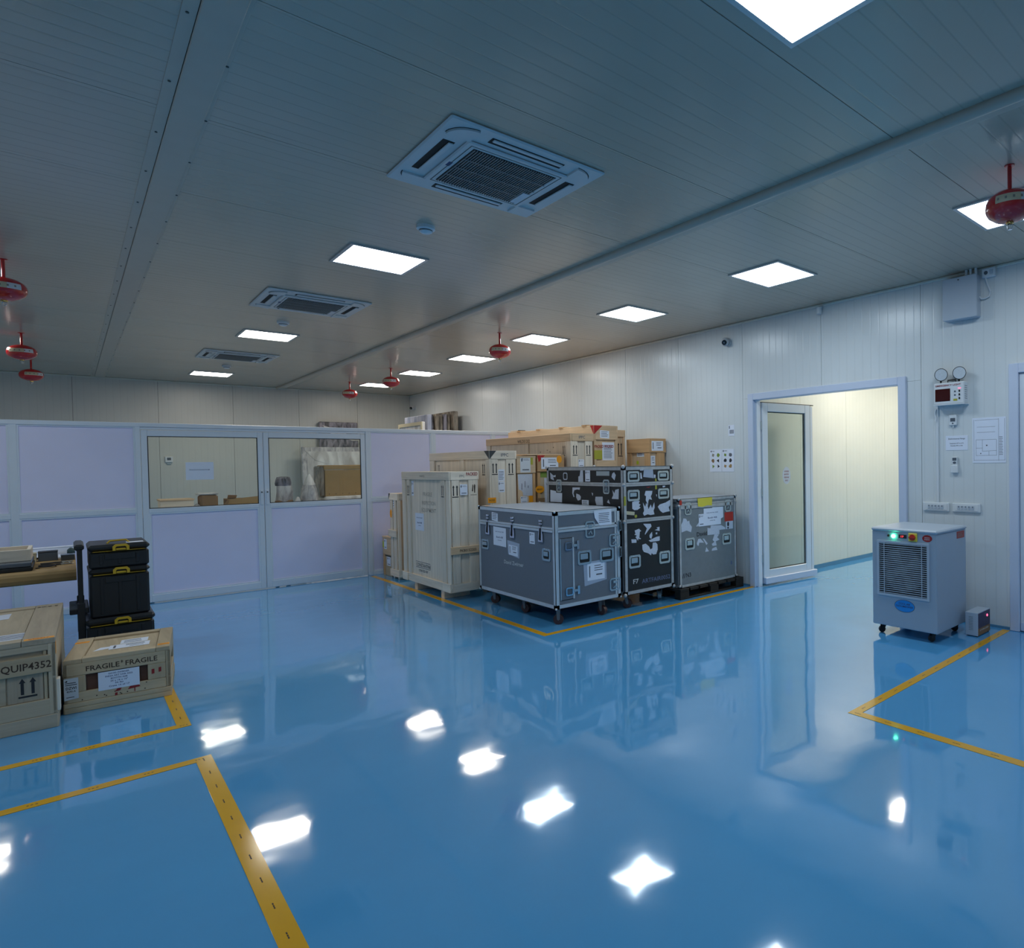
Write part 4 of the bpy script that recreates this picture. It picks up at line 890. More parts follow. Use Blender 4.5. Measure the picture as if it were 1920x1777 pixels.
# grey case
x0, x1, y0, y1, z0, z1 = 3.335, 4.125, 5.435, 7.06, .172, 1.128
g = thing('flight_case', 'low grey flight case on casters in front of the tape corner', 'flight case', (3.73, 6.25, 0), group='road cases by the crates')
bx('lower_shell', 'laminate_grey', g, x0, x1, y0, y1, z0, .95, .003); bx('lid_shell', 'laminate_grey', g, x0, x1, y0, y1, .95, z1, .003)
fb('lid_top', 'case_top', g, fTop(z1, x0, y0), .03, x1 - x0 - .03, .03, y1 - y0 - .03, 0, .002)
angle_trims(g, x0, x1, y0, y1, z0, z1, .036, 'alu_trim')
corners(g, x0, x1, y0, y1, (z0, z1), .012, 'alu_trim')
GX = fX(x0, y1); GY = fY(y0, x0)
for fr, w in ((GX, y1 - y0), (GY, x1 - x0)):
    fb('lid_rail', 'alu_trim', g, fr, .03, w - .03, .954, .975, 0, .006, .001); fb('body_rail', 'alu_trim', g, fr, .03, w - .03, .926, .950, 0, .009, .001)
for u0 in (.185, .75, 1.33):       # toggle latches across the lid seam
    l = MB().fpoly(GX, [(u0, .82), (u0 + .09, .82), (u0 + .085, .90), (u0 + .055, .975), (u0 + .03, .975), (u0 + .005, .90)], .006, .014).build('toggle_latch', 'chrome', g)
    MB().fpoly(GX, [(u0 + .022, .845), (u0 + .045, .835), (u0 + .052, .96), (u0 + .04, .96)], .014, .02).build('lever', 'dark_void', l)
    fb('strike_plate', 'chrome', l, GX, u0 + .012, u0 + .075, .995, 1.010, 0, .012, .002); fb('strike_plate', 'chrome', l, GX, u0 + .012, u0 + .075, 1.022, 1.042, 0, .012, .002)
    fb('draw_rod', 'screen_grey', l, GX, u0 + .034, u0 + .052, .96, 1.03, .004, .010)
handle(g, GX, .064, .235, .642, .757, 'steel_hw', 'steel_hw'); handle(g, GX, 1.39, 1.545, .635, .76, 'steel_hw', 'steel_hw')
paper(g, GX, .35, .64, .71, .917, .001, BOOTH, skew=.008, ink='ink_blue'); MB().fpoly(GX, [(.665, .785), (.93, .765), (.92, .605), (.68, .635)], .001, .0018).build('document_sleeve', 'sleeve', g); paper(g, GX, .70, .89, .63, .74, .002, bars=True, skew=.008); paper(g, GX, 1.14, 1.245, .785, .905, .001, logo=True); paper(g, GX, .32, .46, .985, 1.075, .001, k=4, skew=.012)
MB().text(GX, 'David Zwirner', .795, .545, .042, .42, .0015).build('stencilled_name', 'ink_white', g)
dr_ = fb('service_door', 'laminate_grey', g, GY, .062, .195, .252, .86, 0, .006, .002)
MB().fring(GY, .056, .20, .246, .866, .006, 0, .003).build('door_gap', 'dark_void', dr_); fb('hinge_strip', 'steel_hw', dr_, GY, .048, .062, .25, .862, 0, .008, .002); fb('closing_strip', 'alu_trim', dr_, GY, .194, .212, .25, .866, .002, .010, .002)
for v in (.74, .285):
    l = MB().fring(GY, .106, .195, v, v + .085, .014, .006, .016, .012).build('paddle_latch', 'chrome', dr_)
    fb('paddle', 'screen_grey', dr_, GY, .12, .18, v + .014, v + .07, .006, .013, .003); fb('keeper_arm', 'steel_hw', dr_, GY, .195, .245, v + .03, v + .055, .006, .014); fb('keeper', 'chrome', dr_, GY, .245, .272, v, v + .09, .0, .016, .003)
butterfly(g, GY, .353, .47, .84, 1.012, 'steel_hw'); handle(g, GY, .256, .42, .573, .717, 'steel_hw'); handle(g, GY, .528, .703, .569, .713, 'steel_hw'); butterfly(g, GY, .648, .79, .72, .855, 'steel_hw'); butterfly(g, GY, .645, .79, .25, .385, 'steel_hw')
MB().fpoly(GY, [(.323, .59), (.608, .60), (.611, .385), (.335, .35)], .001, .0018).build('document_sleeve', 'sleeve', g); paper(g, GY, .37, .585, .40, .575, .002, bars=True)
p_ = torn(g, GY, [(.458, 1.112), (.682, 1.119), (.684, .955), (.533, .954), (.47, 1.04)], .006, 'paper', 'torn_paper'); MB().lines(GY, .52, .66, 1.09, .98, 6, .0075).build('label_print', 'ink_grey', p_)
fb('upright_strip', 'alu_trim', g, GY, .722, .745, .2, 1.1, 0, .006, .002)
fb('orange_tag', 'tag_orange', g, fTop(z1 + .002, x0, y0), .02, .10, 1.53, 1.60, 0, .001)
for k, (x, y) in enumerate(((3.45, 6.95), (3.45, 6.25), (3.41, 5.52), (3.93, 5.52), (4.02, 6.25), (4.02, 6.95))): swivel_caster(g, x, y, z0, .05, .042, 'caster_rubber', (-.9, -1.2, -.6, -1.3, .5, .8)[k], 'fork_steel', .0 if k == 2 else .015)
for k in range(2):
    z_ = (.62, .9)[k]
    h_ = fb('stacking_hinge', 'steel_hw', g, GY, .775, .80, z_ - .02, z_ + .09, 0, .02, .003); fb('hinge_knuckle', 'rubber_black', h_, GY, .772, .786, z_ - .01, z_ + .08, .02, .032, .003)

# black case
x0, x1, y0, y1, z0, z1 = 4.205, 4.915, 5.46, 7.0, .165, 1.56
k_ = thing('flight_case', 'tall black flight case covered in torn white labels, marked F7', 'flight case', (4.57, 6.23, 0), group='road cases by the crates')
bx('lower_shell', 'laminate_black', k_, x0, x1, y0, y1, z0, .965, .003); bx('middle_shell', 'laminate_black', k_, x0, x1, y0, y1, .965, 1.365, .003); bx('lid_shell', 'laminate_black', k_, x0, x1, y0, y1, 1.365, z1, .003)
angle_trims(k_, x0, x1, y0, y1, z0, z1, .036, 'alu_worn'); corners(k_, x0, x1, y0, y1, (z0, .965, 1.365, z1), .022, 'alu_worn')
KX = fX(x0, y1); KY = fY(y0, x0)
for fr, w in ((KX, y1 - y0), (KY, x1 - x0)):
    for v0, v1 in ((1.345, 1.364), (1.366, 1.387), (.945, .964), (.966, .988)): fb('seam_rail', 'alu_worn', k_, fr, .03, w - .03, v0, v1, 0, .007, .001)
for a in ((.058, .221, 1.394, 1.51), (.487, .653, 1.395, 1.507), (.053, .219, 1.184, 1.306), (.488, .655, 1.188, 1.305), (.058, .219, .447, .589), (.492, .655, .446, .586)): handle(k_, KY, *a)
for pts in ([(0.31, 1.288), (0.407, 1.284), (0.4, 1.249), (0.383, 1.224), (0.399, 1.183), (0.359, 1.194), (0.347, 1.173), (0.338, 1.121), (0.329, 1.117), (0.327, 1.152), (0.308, 1.184), (0.315, 1.227), (0.292, 1.241)],
    [(0.268, 1.16), (0.301, 1.11), (0.313, 1.153), (0.34, 1.107), (0.345, 1.077), (0.381, 1.132), (0.397, 1.087), (0.433, 1.155), (0.437, 1.093), (0.419, 1.059), (0.433, 1.018), (0.378, 1.013), (0.333, 1.025), (0.282, 1.011), (0.266, 1.039), (0.283, 1.068)],
    [(0.117, 1.173), (0.164, 1.187), (0.224, 1.18), (0.207, 1.151), (0.234, 1.14), (0.212, 1.12), (0.234, 1.106), (0.189, 1.083), (0.145, 1.083), (0.116, 1.1)],
    [(0.484, 1.099), (0.513, 1.124), (0.603, 1.141), (0.681, 1.173), (0.683, 1.114), (0.649, 1.084), (0.666, 1.038), (0.606, 1.033), (0.558, 1.025), (0.518, 1.052)],
    [(0.237, 1.491), (0.253, 1.49), (0.263, 1.425), (0.238, 1.426)], [(0.434, 1.468), (0.46, 1.463), (0.456, 1.424), (0.433, 1.433)], [(0.235, 1.534), (0.282, 1.533), (0.282, 1.516), (0.235, 1.516)],
    [(0.266, 0.923), (0.375, 0.915), (0.386, 0.885), (0.336, 0.842), (0.293, 0.799), (0.287, 0.809), (0.319, 0.867)],
    [(0.145, 0.859), (0.205, 0.873), (0.237, 0.846), (0.216, 0.839), (0.208, 0.774), (0.232, 0.763), (0.22, 0.755), (0.196, 0.766), (0.19, 0.744), (0.155, 0.784), (0.173, 0.801), (0.138, 0.814), (0.156, 0.821)],
    [(0.096, 0.767), (0.167, 0.76), (0.166, 0.723), (0.101, 0.727)],
    [(0.248, 0.691), (0.297, 0.7), (0.345, 0.662), (0.365, 0.627), (0.393, 0.638), (0.401, 0.699), (0.444, 0.699), (0.469, 0.673), (0.471, 0.615), (0.448, 0.565), (0.404, 0.565), (0.38, 0.585), (0.373, 0.56), (0.331, 0.588), (0.27, 0.609), (0.25, 0.639)],
    [(0.34, 0.729), (0.458, 0.76), (0.505, 0.763), (0.504, 0.715), (0.488, 0.711), (0.37, 0.711)], [(0.46, 0.865), (0.505, 0.871), (0.504, 0.823), (0.432, 0.839), (0.479, 0.849)], [(0.447, 0.809), (0.469, 0.811), (0.468, 0.788), (0.446, 0.79)], [(0.354, 0.789), (0.391, 0.823), (0.396, 0.78), (0.38, 0.744), (0.356, 0.76)], [(.46, 1.24), (.475, 1.24), (.47, 1.21)], [(.56, 1.335), (.60, 1.335), (.60, 1.32), (.565, 1.315)]): torn(k_, KY, pts)
torn(k_, KY, [(0.29, 1.524), (0.42, 1.535), (0.43, 1.426), (0.278, 1.444)], .001, 'sleeve', 'film_patch'); torn(k_, KY, [(0.032, 1.08), (0.15, 1.064), (0.144, 1.026), (0.031, 1.042)], .001, 'label_cream', 'tape_patch'); torn(k_, KY, [(.315, 1.33), (.39, 1.335), (.35, 1.318)], .001, 'ink_red', 'torn_label')
MB().disc(KY, .165, 1.015, .018, .001, .002, k=12).build('yellow_dot', 'tag_olive', k_); fb('yellow_tape', 'tag_olive', k_, KY, .45, .475, 1.30, 1.345, .001, .002); fb('yellow_tape', 'tag_olive', k_, KY, .45, .472, 1.39, 1.42, .001, .002); fb('yellow_tape', 'tag_olive', k_, KY, .002, .03, 1.14, 1.24, .0045, .0055)
MB().text(KY, 'F7', .15, .30, .052, .075, .0015).build('case_mark', 'ink_white', k_); MB().text(KY, 'ARTFAIR0052', .445, .287, .048, .42, .0015).build('stencil_number', 'stencil_blue', k_)
butterfly(k_, KX, .217, .332, 1.26, 1.413); butterfly(k_, KX, 1.183, 1.297, 1.26, 1.421)
for pts in ([(0.736, 1.533), (0.785, 1.533), (0.788, 1.388), (0.687, 1.388), (0.689, 1.453), (0.716, 1.458)], [(1.351, 1.489), (1.383, 1.504), (1.413, 1.471), (1.388, 1.414), (1.334, 1.451)], [(0.562, 1.321), (0.72, 1.324), (0.71, 1.296), (0.66, 1.30), (.60, 1.29), (.58, 1.25), (.60, 1.21), (0.581, 1.207), (0.555, 1.252)], [(.64, 1.25), (.70, 1.24), (0.734, 1.216), (0.724, 1.18), (0.67, 1.168), (0.636, 1.203)], [(1.027, 1.224), (1.163, 1.228), (1.168, 1.13), (1.04, 1.13), (1.017, 1.184)], [(1.346, 1.309), (1.38, 1.27), (1.40, 1.31), (1.462, 1.321), (1.455, 1.208), (1.331, 1.209), (1.36, 1.25)], [(1.271, 1.2), (1.301, 1.15), (1.242, 1.168)], [(.95, 1.27), (.98, 1.26), (.97, 1.23)], [(.07, 1.50), (.15, 1.46), (.20, 1.47), (.19, 1.44), (.14, 1.445), (.16, 1.40), (.08, 1.42)]): torn(k_, KX, pts)
torn(k_, KX, [(0.069, 1.283), (0.2, 1.27), (.20, 1.25), (0.335, 1.25), (0.327, 1.135), (0.063, 1.135)], .001, 'paper', 'torn_paper'); paper(k_, KX, .829, .926, 1.395, 1.523, .001, logo=True); paper(k_, KX, .752, .89, 1.125, 1.18, .001, k=3); fb('name_plate', 'hw_pale', k_, KX, 1.05, 1.295, 1.463, 1.513, 0, .002); MB().fring(KX, .364, .455, 1.41, 1.498, .012, .001, .002, .015).build('torn_label', 'paper_torn', k_)
for kk, (x, y) in enumerate(((4.30, 5.58), (4.83, 5.62), (4.30, 6.9), (4.83, 6.9))): swivel_caster(k_, x, y, z0, .05, .042, 'caster_rubber' if kk != 1 else 'hw_pale', (-.7, .9, .4, 1.)[kk], 'fork_steel', .02)

# silver case on its pallet
x0, x1, y0, y1, z0, z1 = 4.975, 5.955, 5.42, 6.10, .130, 1.168
p = thing('pallet', 'low black pallet under the silver flight case', 'pallet', (5.47, 5.73, 0))
for y in (5.375, 5.70, 6.03): bx('runner', 'pallet_black', p, 4.94, 6.04, y, y + .10, 0, .022, .002)
for x in (4.94, 5.44, 5.90):
    for y in (5.375, 5.70, 6.03): bx('block', 'pallet_black', p, x, x + .14, y, y + .10, .022, .095, .003)
for i in range(7): bx('deck_board', 'pallet_black', p, 4.94 + i * .16, 5.08 + i * .16 - .005, 5.372, 6.135, .095, .124, .002)
m3 = thing('flight_case', 'silver flight case with torn labels on a black pallet against the wall', 'flight case', (5.45, 5.76, .125), group='road cases by the crates')
bx('lower_shell', 'laminate_silver', m3, x0, x1, y0, y1, z0, 1.092, .003); bx('lid_shell', 'laminate_silver', m3, x0, x1, y0, y1, 1.092, z1, .003)
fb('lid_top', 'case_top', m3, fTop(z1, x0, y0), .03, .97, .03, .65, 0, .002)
angle_trims(m3, x0, x1, y0, y1, z0, z1, .030, 'alu_worn'); corners(m3, x0, x1, y0, y1, (z0 + .02, 1.09, z1), .018, 'alu_worn')
MY = fY(y0, 4.95); MX = fX(x0, y1)
for fr, w in ((MX, y1 - y0), (MY, x1 - x0)): fb('seam_rail', 'alu_worn', m3, fr, .05, w - .03, 1.05, 1.09, 0, .008, .001); fb('seam_rail', 'alu_worn', m3, fr, .05, w - .03, 1.093, 1.112, 0, .006, .001)
butterfly(m3, MY, .117, .22, .977, 1.124); butterfly(m3, MY, .804, .913, .973, 1.122); handle(m3, MY, .115, .27, .564, .703); handle(m3, MY, .75, .908, .563, .703)
torn(m3, MY, [(.325, 1.165), (.575, 1.168), (.57, 1.065), (.50, 1.075), (.40, 1.058), (.33, 1.07)], .009, 'tag_yellow', 'yellow_tape')
torn(m3, MY, [(0.581, 1.045), (0.774, 1.039), (0.775, 0.909), (0.721, 0.891), (.60, .9)], .001, 'paper', 'paper_label'); paper(m3, MY, .43, .73, .825, 1.035, .0025, BOOTH, ink='ink_blue'); paper(m3, MY, .345, .436, .825, .973, .003, logo=True); fb('orange_sticker', 'tag_red', m3, MY, .80, .958, .85, .965, .001, .002); ex = fb('warning_sticker', 'paper_torn', m3, MY, .82, .95, .752, .85, .001, .002); MB().disc(MY, .862, .815, .018, .002, .003, .03, 14).disc(MY, .860, .768, .014, .002, .003, .012, 12).build('exclamation_mark', 'ink', ex)
for pts in ([(0.058, 0.872), (0.08, 0.897), (0.095, 0.943), (0.139, 0.935), (0.16, 0.901), (0.189, 0.91), (0.196, 0.872), (0.232, 0.831), (0.216, 0.768), (0.143, 0.796), (0.063, 0.78)], [(0.493, 0.798), (0.544, 0.788), (0.552, 0.821), (0.736, 0.811), (0.809, 0.777), (0.808, 0.754), (0.702, 0.755), (0.701, 0.702), (0.495, 0.71)], [(0.613, 0.71), (0.693, 0.697), (0.66, 0.667), (0.704, 0.635), (0.635, 0.619), (0.65, 0.567), (0.578, 0.569), (0.563, 0.593), (0.611, 0.616), (0.58, 0.641)], [(0.309, 0.63), (0.333, 0.677), (0.371, 0.678), (0.431, 0.623), (0.347, 0.632), (0.339, 0.595), (0.316, 0.603)], [(0.409, 0.675), (0.432, 0.672), (0.493, 0.606), (0.469, 0.592)], [(0.57, 0.537), (0.641, 0.552), (0.661, 0.51), (0.561, 0.51)], [(0.468, 0.565), (0.514, 0.51), (0.448, 0.509)], [(.30, .83), (.345, .875), (.345, .83)]): torn(m3, MY, pts)
MB().text(MY, 'David', .395, .735, .05, .17, .0015).build('stencilled_name', 'ink', m3); MB().text(MY, 'N3', .165, .27, .05, .08, .0015).text(MY, '//', .09, .268, .055, .05, .0015).build('case_mark', 'ink', m3); fb('blue_dot', 'stencil_blue', m3, MY, .90, .925, .30, .345, .001, .002)
rp = fb('red_tape', 'tag_red', m3, MY, .03, .07, 1.10, 1.155, .007, .008)

# ---------------------------------------------------------------- left foreground
def lc(rz, loc, *a): return thing(*a, loc, rz, local=True)
# E: the large low crate at the left edge; local frame: right-front corner at x = 1.1, y = 0
E_ = thing('large_flat_crate', 'large low crate with EQUIP4352 stencil at the left edge of the picture', 'crate', (-1.178, 5.735, 0), R(-1.2), local=True, group='crates in the left foreground')
Wd, Dp, Ht = 1.10, 1.46, .565
bx('body', wood('ply', 'x'), E_, .02, Wd - .02, .02, Dp - .02, .03, Ht - .02, .003)
FF = fY(0, 0); FR = fXp(Wd, 0); FT = fTop(Ht, 0, 0); FB_ = Frame((Wd, Dp, 0), (-1, 0, 0), (0, 0, 1), (0, 1, 0)); FL = fX(0, Dp)
for fr, w in ((FF, Wd), (FB_, Wd)):
    board('bottom_rail', 'grey', E_, fr, 0, w, 0, .085, -.02, .004); board('lower_rail', 'ply', E_, fr, 0, w - .03, .085, .185, -.02, .0)
    board('upper_rail', 'old', E_, fr, 0, w - .022, .355, .462, -.02, .006); board('top_rail', 'ply', E_, fr, 0, w, .49, .53, -.02, -.002)
    board('corner_post', 'ply', E_, fr, w - .035, w, .085, .53, -.02, .0); board('inner_post', 'old', E_, fr, w - .055, w - .04, .085, .53, -.02, -.008)
    board('front_panel', 'grey', E_, fr, w - .21, w - .058, .185, .355, -.02, -.012); board('front_panel', 'ply', E_, fr, w - .80, w - .215, .185, .355, -.02, -.014)
for fr in (FR, FL):
    board('bottom_rail', 'grey', E_, fr, .0, Dp, 0, .10, -.02, .004); board('side_board', 'grey', E_, fr, 0, Dp, .10, .315, -.02, -.002); board('side_board', 'ply', E_, fr, 0, Dp, .32, .53, -.02, -.001)
    board('corner_post', 'pine', E_, fr, 0, .07, .10, .30, -.002, .014)
# lid: frame boards with a sheet between
board('lid_board', 'grey', E_, FT, Wd - .145, Wd, 0, Dp, -.035, .0); board('lid_board', 'grey', E_, FT, 0, Wd - .147, 0, .10, -.035, 0); board('lid_board', 'grey', E_, FT, 0, Wd - .147, Dp - .12, Dp, -.035, 0); board('lid_board', 'grey', E_, FT, 0, .145, .10, Dp - .12, -.035, 0)
board('lid_sheet', 'ply', E_, FT, .146, Wd - .147, .101, Dp - .121, -.035, -.008)
MB().text(FF, 'EQUIP4352', Wd - .138, .408, .044, .235, .0066).build('stencil_number', 'ink_brown', E_)
arrows(E_, FF, Wd - .165, Wd - .085, .215, .335, -.0115)
sl = MB().fpoly(FF, [(Wd - .55, .19), (Wd - .25, .195), (Wd - .25, .345), (Wd - .55, .35)], -.0135, -.0125).build('document_sleeve', 'sleeve', E_); paper(E_, FF, Wd - .53, Wd - .285, .205, .33, -.012, k=4, ink='ink_grey')
tg = fb('orange_tag', 'tag_orange', E_, FT, Wd - .135, Wd - .005, .004, .055, 0, .001); MB().text(FT, 'READY', Wd - .07, .03, .018, .09, .0016).build('tag_lettering', 'ink_red', tg)
fb('orange_tag', 'tag_orange', E_, FR, .0, .05, .46, .535, .0, .001)
paper(E_, FT, Wd - .62, Wd - .26, .95, 1.18, -.007, k=4, name='torn_label', mat='paper_torn', skew=-.05); paper(E_, FT, Wd - .30, Wd - .10, .13, .34, -.006, k=4, name='torn_label', mat='paper_torn'); paper(E_, FT, Wd - .72, Wd - .40, .42, .66, -.007, k=4, name='torn_label', mat='sleeve'); paper(E_, FT, Wd - .62, Wd - .36, .12, .26, -.006, k=3, name='torn_label', mat='paper_torn')
MB().text(FT, '20.8.5', Wd - .08, 1.34, .04, .11, .001).build('chalk_number', 'ink_brown', E_)
# F: the small fragile crate; front-left corner at local origin
F_ = thing('small_fragile_crate', 'small wooden crate stencilled FRAGILE with printed sheet on its front', 'crate', (-.052, 5.945, 0), R(-6.5), local=True, group='crates in the left foreground')
Wd, Dp, Ht = .535, .70, .355
bx('body', wood('red', 'x'), F_, .02, Wd - .02, .02, Dp - .02, .02, Ht - .03, .002)
FF = fY(0, 0); FR = fXp(Wd, 0); FT = fTop(Ht, 0, 0); FL = fX(0, Dp); FB_ = Frame((Wd, Dp, 0), (-1, 0, 0), (0, 0, 1), (0, 1, 0))
for fr in (FF, FB_):
    board('bottom_rail', 'old', F_, fr, 0, Wd, 0, .035, -.02, .004); board('bottom_rail', 'old', F_, fr, 0, Wd, .036, .068, -.02, .004)
    board('lower_rail', 'old', F_, fr, .0, Wd - .025, .069, .135, -.02, 0); board('upper_rail', 'old', F_, fr, 0, Wd - .025, .245, .325, -.02, 0)
    board('end_stile', 'old', F_, fr, .0, .105, .136, .244, -.02, 0); board('end_stile', 'old', F_, fr, .415, Wd - .025, .136, .244, -.02, 0); board('corner_post', 'old', F_, fr, Wd - .024, Wd, .069, .325, -.02, 0)
for fr in (FR, FL):
    board('bottom_rail', 'old', F_, fr, .0, Dp, 0, .068, -.02, .004); board('lower_rail', 'old', F_, fr, 0, Dp, .069, .14, -.02, 0); board('upper_rail', 'old', F_, fr, 0, Dp, .245, .325, -.02, 0); board('end_stile', 'old', F_, fr, 0, .09, .141, .244, -.02, 0); board('end_stile', 'old', F_, fr, Dp - .09, Dp, .141, .244, -.02, 0)
board('lid_board', 'old', F_, FT, 0, .088, 0, Dp, -.03, 0); board('lid_board', 'old', F_, FT, Wd - .075, Wd, 0, Dp, -.03, 0); board('lid_board', 'old', F_, FT, .089, Wd - .076, 0, .075, -.03, 0); board('lid_board', 'old', F_, FT, .089, Wd - .076, Dp - .075, Dp, -.03, 0)
board('lid_sheet', 'red', F_, FT, .089, Wd - .076, .076, Dp - .076, -.03, -.014).data.materials[0] = wood('old', 'y')
MB().text(FF, 'FRAGILE', .19, .283, .034, .165, .0006).text(FF, '*', .285, .29, .034, .012, .0006).text(FF, 'FRAGILE', .385, .283, .034, .165, .0006).build('stencil_lettering', 'ink_brown', F_)
paper(F_, FF, .165, .372, .118, .242, .0015, [('DAVID ZWIRNER', .88, .085, .5), ('INDIA ART FAIR 2025', .74, .085, .66), ('BOOTH A08', .60, .085, .4), ('25 x 16 x 16"', .46, .085, .42), ('56 lbs', .33, .085, .2), ('Crate 16 of 17', .18, .085, .5)], 'printed_sheet', ink='ink_blue')
p_ = MB().fpoly(FF, [(.002, .09), (.07, .098), (.07, .235), (.002, .235)], .0015, .0023).build('paper_label', 'label_white', F_); MB().fpoly(FF, [(.006, .212), (.018, .212), (.018, .224), (.010, .218)], .0023, .003).text(FF, 'DZWI', .036, .17, .018, .05, .003).text(FF, '8295-A', .036, .148, .011, .042, .003).lines(FF, .008, .064, .21, .185, 2, .003).lines(FF, .012, .06, .115, .105, 1, .003).build('label_print', 'ink', p_)
for pts in ([(.435, .175), (.45, .177), (.45, .21), (.435, .208)], [(.472, .182), (.486, .184), (.486, .216), (.472, .214)], [(.245, .070), (.258, .072), (.258, .090), (.245, .088)], [(.245, .096), (.272, .100), (.28, .118), (.258, .116)], [(.31, .098), (.375, .104), (.368, .116), (.345, .1235), (.322, .117)], [(.343, .076), (.348, .076), (.348, .102), (.343, .102)]): MB().fpoly(FF, pts, .0005, .0013).build('red_symbol', 'ink_red', F_)
kn = MB()
for k in range(12): kn.disc(FF, .05 + .42 * random.random(), .075 + .05 * random.random(), .004, .0, .0006, k=6)
kn.build('knots', 'ink_brown', F_)
for (u0, u1, v0, v1) in ((.0, .075, .52, .57), (Wd - .068, Wd - .004, .07, .12)):
    o = fb('orange_tag', 'tag_orange', F_, FT, u0, u1, v0, v1, 0, .001); MB().text(FT, 'READY', (u0 + u1) / 2, (v0 + v1) / 2, .014, .05, .0016).build('tag_lettering', 'ink_red', o)
paper(F_, FT, .25, .40, .37, .50, -.0135, k=2); paper(F_, FT, .20, .415, .22, .35, -.0125, k=3, bars=True); torn(F_, FT, [(.12, .24), (.22, .28), (.22, .33), (.15, .33)], -.0135, 'paper', 'torn_paper')
# work table behind, top wrapped in brown paper
t = thing('work_table', 'work table with brown paper wrapped top at the left edge', 'table', (-.9, 8.2, 0))
ZT = .785; yf, yb = 7.55, 8.95
prof = [(yf + .035, ZT), (yf + .012, ZT - .010), (yf, ZT - .032), (yf, ZT - .065), (yf + .015, ZT - .095), (yf + .05, ZT - .105), (yb, ZT - .105), (yb, ZT)]
m_ = MB(); x0, x1 = -1.75, .035; k = len(prof)
m_.add([(x0, y, z) for y, z in prof] + [(x1, y, z) for y, z in prof], [tuple(range(k)), tuple(range(2 * k - 1, k - 1, -1))] + [(i, k + i, k + (i + 1) % k, (i + 1) % k) for i in range(k)])
m_.build('table_top', 'cardboard', t)
for x in (-1.6, -.62):
    for y in (7.75, 8.75): bx('leg', 'black_plastic', t, x, x + .05, y, y + .05, 0, ZT - .105, .003)
bx('stretcher', 'black_plastic', t, -1.6, -.57, 8.76, 8.80, .2, .24, .003)
# things on the table
def item(name, label, cat, parts):
    x0, x1, y0, y1, z0, z1 = parts[0][2:8]
    o = thing(name, label, cat, ((x0 + x1) / 2, (y0 + y1) / 2, z0))
    for p_ in parts: bx(p_[0], p_[1], o, *p_[2:8], p_[8] if len(p_) > 8 else .003)
    return o
item('wooden_tray', 'pale wooden box on top of the black case on the work table', 'tray', [('tray_side', wood('pine', 'x'), -.62, -.23, 7.80, 7.825, .858, .955), ('tray_side', wood('pine', 'x'), -.62, -.23, 8.2, 8.225, .858, .955), ('tray_end', wood('pine', 'y'), -.255, -.23, 7.826, 8.199, .858, .955), ('tray_end', wood('pine', 'y'), -.62, -.595, 7.826, 8.199, .858, .955), ('tray_base', wood('ply', 'x'), -.594, -.256, 7.826, 8.199, .858, .87)])
item('black_tool_case', 'flat black case under the wooden box on the work table', 'tool case', [('lower_half', 'black_plastic', -.62, -.22, 7.66, 8.25, .785, .82, .006), ('upper_half', 'screen_grey', -.62, -.225, 7.665, 8.245, .822, .857, .006)])
w = thing('coiled_cable', 'small coil of dark cable lying on the brown table top', 'cable', (-.14, 7.85, .785))
m_ = MB(); m_.tube([(-.14 + (.05 + .006 * math.sin(q)) * math.cos(q), 7.87 + .09 * math.sin(q) + .02 * math.sin(q * .37), .79 + .004 * (q / 6.28)) for q in [i * .42 for i in range(46)]], .004, 6); m_.tube([(-.185, 7.8, .79), (-.195, 7.78, .789), (-.205, 7.8, .789)], .004, 6); m_.build('cable_loops', 'ink', w, True)
def pliers(label, x, y, rz):
    w = thing('pliers', label, 'pliers', (x, y, .785), rz, local=True, group='two hand tools on the table')
    for s_ in (-1, 1): MB().tube([(-.01, .004 * s_, .008), (-.04, .014 * s_, .008), (-.09, .018 * s_, .008), (-.14, .012 * s_, .008)], .006, 6).build('grip', 'ink', w, True); MB().tube([(.0, .004 * s_, .008), (.03, .008 * s_, .008), (.06, .002 * s_, .008)], .005, 6).build('jaw', 'slat_grey', w, True)
    MB().cyl((0, 0, .002), (0, 0, .014), .012, 10).build('pivot', 'hw_pale', w)
pliers('slim pliers on the brown table top nearer the back', -.045, 8.12, .15); pliers('slim pliers on the brown table top nearer the front', -.05, 7.95, .05)
w = thing('cable_tie', 'thin loose wire at the right end of the table top', 'wire', (0, 8.0, .785)); MB().tube([(-.02, 8.2, .79), (-.005, 8.08, .79), (.0, 7.98, .79), (.012, 7.93, .79), (.02, 7.99, .79)], .003, 5).build('wire_loop', 'ink_white', w)
o = item('paper_stack', 'loose white papers lying along the back of the work table', 'papers', [('sheet', 'paper', -.17, .03, 8.55, 8.8, .785, .80, .001), ('sheet', 'paper', -.35, -.08, 8.62, 8.86, .801, .806, .001)])
item('cream_carton', 'small cream carton among the papers on the table', 'box', [('box_body', 'label_cream', -.29, -.215, 8.38, 8.5, .785, .86), ('lid', 'label_cream', -.292, -.213, 8.378, 8.502, .861, .868)])
item('black_box', 'dark grey box among the papers on the table', 'box', [('box_body', 'screen_grey', -.205, -.08, 8.40, 8.52, .785, .862), ('lid', 'rubber_black', -.207, -.078, 8.398, 8.522, .863, .872)])
item('grey_block', 'grey block at the right end of the table beside the trolley handle', 'block', [('block_body', 'fan_grey', -.06, .03, 8.30, 8.42, .785, .83), ('cap', 'screen_grey', -.062, .032, 8.298, 8.422, .831, .838)])
item('white_case', 'long white flat case at the back of the work table', 'case', [('case_body', 'paper', -.30, .03, 8.87, 8.945, .785, .86, .004), ('lid', 'paper', -.302, .032, 8.868, 8.947, .861, .87, .002)])
